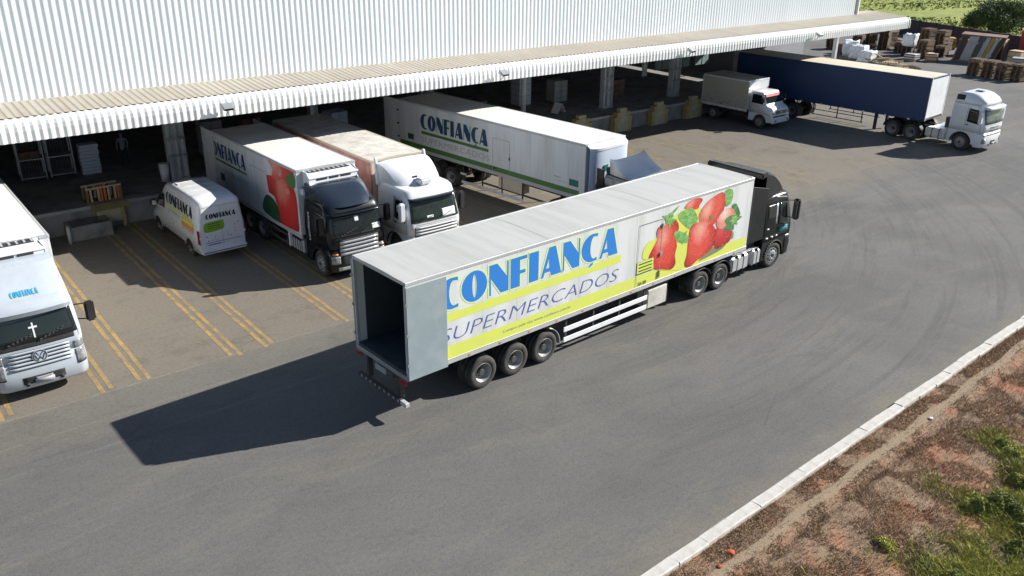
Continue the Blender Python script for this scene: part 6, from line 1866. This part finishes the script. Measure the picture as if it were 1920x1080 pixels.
for s in (-1, 1):
    for wx in (1.15, 4.75):
        pts = [(wx+.44*math.cos(R(a)), .34+.44*math.sin(R(a))) for a in range(0, 181, 12)]
        pts2 = [(wx+.37*math.cos(R(a)), .34+.37*math.sin(R(a))) for a in range(180, -1, -12)]
        decal('wheel_arch', [pts2[::-1]+[(wx-.37, .36)]] if False else [[(wx-.40, .37)]+[(wx+.40*math.cos(R(a)), .36+.40*math.sin(R(a))) for a in range(172, 7, -12)]+[(wx+.40, .37)]], lambda u, v, s=s: Vector((u, s*.972, v)), M['black_matte'], t)
    p = [(3.62, s*.967, 1.42), (4.55, s*.965, 1.40), (4.12, s*.90, 1.98), (3.62, s*.90, 2.02)]
    quad3('side_window', p if s < 0 else p[::-1], M['glass'], t, .02)
    MB().box(-.02, .14, s*.95-.03 if s > 0 else s*.95-.02, s*.95+.02 if s > 0 else s*.95+.03, .78, 1.36).build('tail_light', M['red_lamp'], t, bevel=.015)
    MB().box(-.022, -.0, s*.90-.04, s*.90+.04, 1.0, 1.1).build('reversing_lamp', M['paper'], t)
    mirror(t, 4.45, s*.95, 1.62, s, M['black_matte'], .3, .16)
quad3('windscreen', [(4.74, .80, 1.60), (4.74, -.80, 1.60), (3.72, -.72, 2.40), (3.72, .72, 2.40)][::-1], M['glass'], t, .03)
MB().box(-.14, .12, -.93, .93, .36, .56).build('rear_bumper', M['white'], t, bevel=.05, seg=2)
MB().box(-.145, -.139, -.9, .9, .44, .47).build('bumper_strip', M['black_matte'], t)
def van_y(v):
    for (za, ya), (zb_, yb) in zip(((0, .966), (1.47, .964), (1.906, .908), (2.39, .85)), ((1.47, .964), (1.906, .908), (2.39, .85), (2.6, .80))):
        if v <= zb_: return ya+(yb-ya)*(v-za)/(zb_-za)
    return .8
LV = lambda off: (lambda u, v: Vector((-u, van_y(v)+off+.006, v)))
RV = lambda off: (lambda u, v: Vector((-.012-off if v < 2.2 else -.012-off+(v-2.2)*.22, -u, v)))
# van left side print reads from the front towards the rear
wordmark('wordmark', LV(.004), -3.40, 1.74, 2.85, .46, M['ink_black'], t)
wordmark('wordmark', RV(.004), -.60, 1.78, 1.22, .20, M['ink_black'], t)
decal('lime_stripe', [rect(-3.35, 1.60, -.62, 1.69)], LV(.004), M['ink_lime'], t)
decal('yellow_panel', [rect(-1.75, 1.18, -.45, 1.56)], LV(.004), M['ink_orange'], t)
decal('yellow_panel', [rect(-1.75, 1.40, -.45, 1.55)], LV(.006), M['ink_lime'], t)
lettering('lettering', 'SUPERMERCADOS', LV(.004), -3.2, 1.44, 1.4, .10, M['ink_grey'], t)
line_decal(t, [(-1.75, 1.12), (-.45, 1.12)], .025, M['berry_pale'], LV(.004), 'side_strip')
decal('green_patch', [smooth_poly([(-.72, 1.30), (-.70, 1.58), (-.5, 1.66), (.05, 1.66), (.10, 1.58), (.08, 1.32), (-.2, 1.26), (-.55, 1.24)], 3)], RV(.004), M['ink_lime_deep'] if 'ink_lime_deep' in M else M['ink_green2'] if 'ink_green2' in M else mat('patch_green_print', (0.22, 0.42, 0.02), 0.5, fine=0.0), t)
for i, z in enumerate((1.56, 1.47, 1.38)): decal('patch_text', [rect(-.55, z, -.05, z+.03)], RV(.006), M['ink_dkgreen'], t)
rnd = random.Random(4)
for i in range(26): # small printed icons
    u = rnd.uniform(-.65, .75); v = rnd.uniform(.85, 1.6)
    if u < .15 and v > 1.2: continue
    s = rnd.choice((.015, .02, .03)); decal('icon_print', [ell(u, v, s*1.4, s, n=8)], RV(.004), M[rnd.choice(('ink_grey', 'ink_grey', 'ink_script'))], t)
for i in range(30):
    u = rnd.uniform(-3.3, -.5); v = rnd.uniform(.7, 1.4)
    if u > -1.8 and v > 1.1: continue
    s = rnd.choice((.015, .02, .03)); decal('icon_print', [ell(u, v, s*1.5, s, n=8)], LV(.004), M['ink_grey'], t)
decal('rear_strip_text', [rect(-.72, .80, .75, .82), rect(-.62, .70, -.1, .74)], RV(.004), M['ink_script'], t)
line_decal(t, [(0, .58), (0, 2.25)], .012, M['seam'], RV(.0045), 'door_gap')
line_decal(t, [(-.82, 2.26), (.82, 2.26)], .012, M['seam'], RV(.0045), 'door_gap')
line_decal(t, [(-3.5, .55), (-3.5, 2.2)], .012, M['seam'], LV(.0045), 'door_gap')
for x in (.8, 1.5, 2.2, 2.9):
    MB().box(x, x+.03, -.7, .7, 2.572, 2.585).build('roof_rib', M['white'], t)
MB().box(2.6, 3.0, .55, .62, 2.57, 2.60).build('roof_marker', M['white_box'], t)
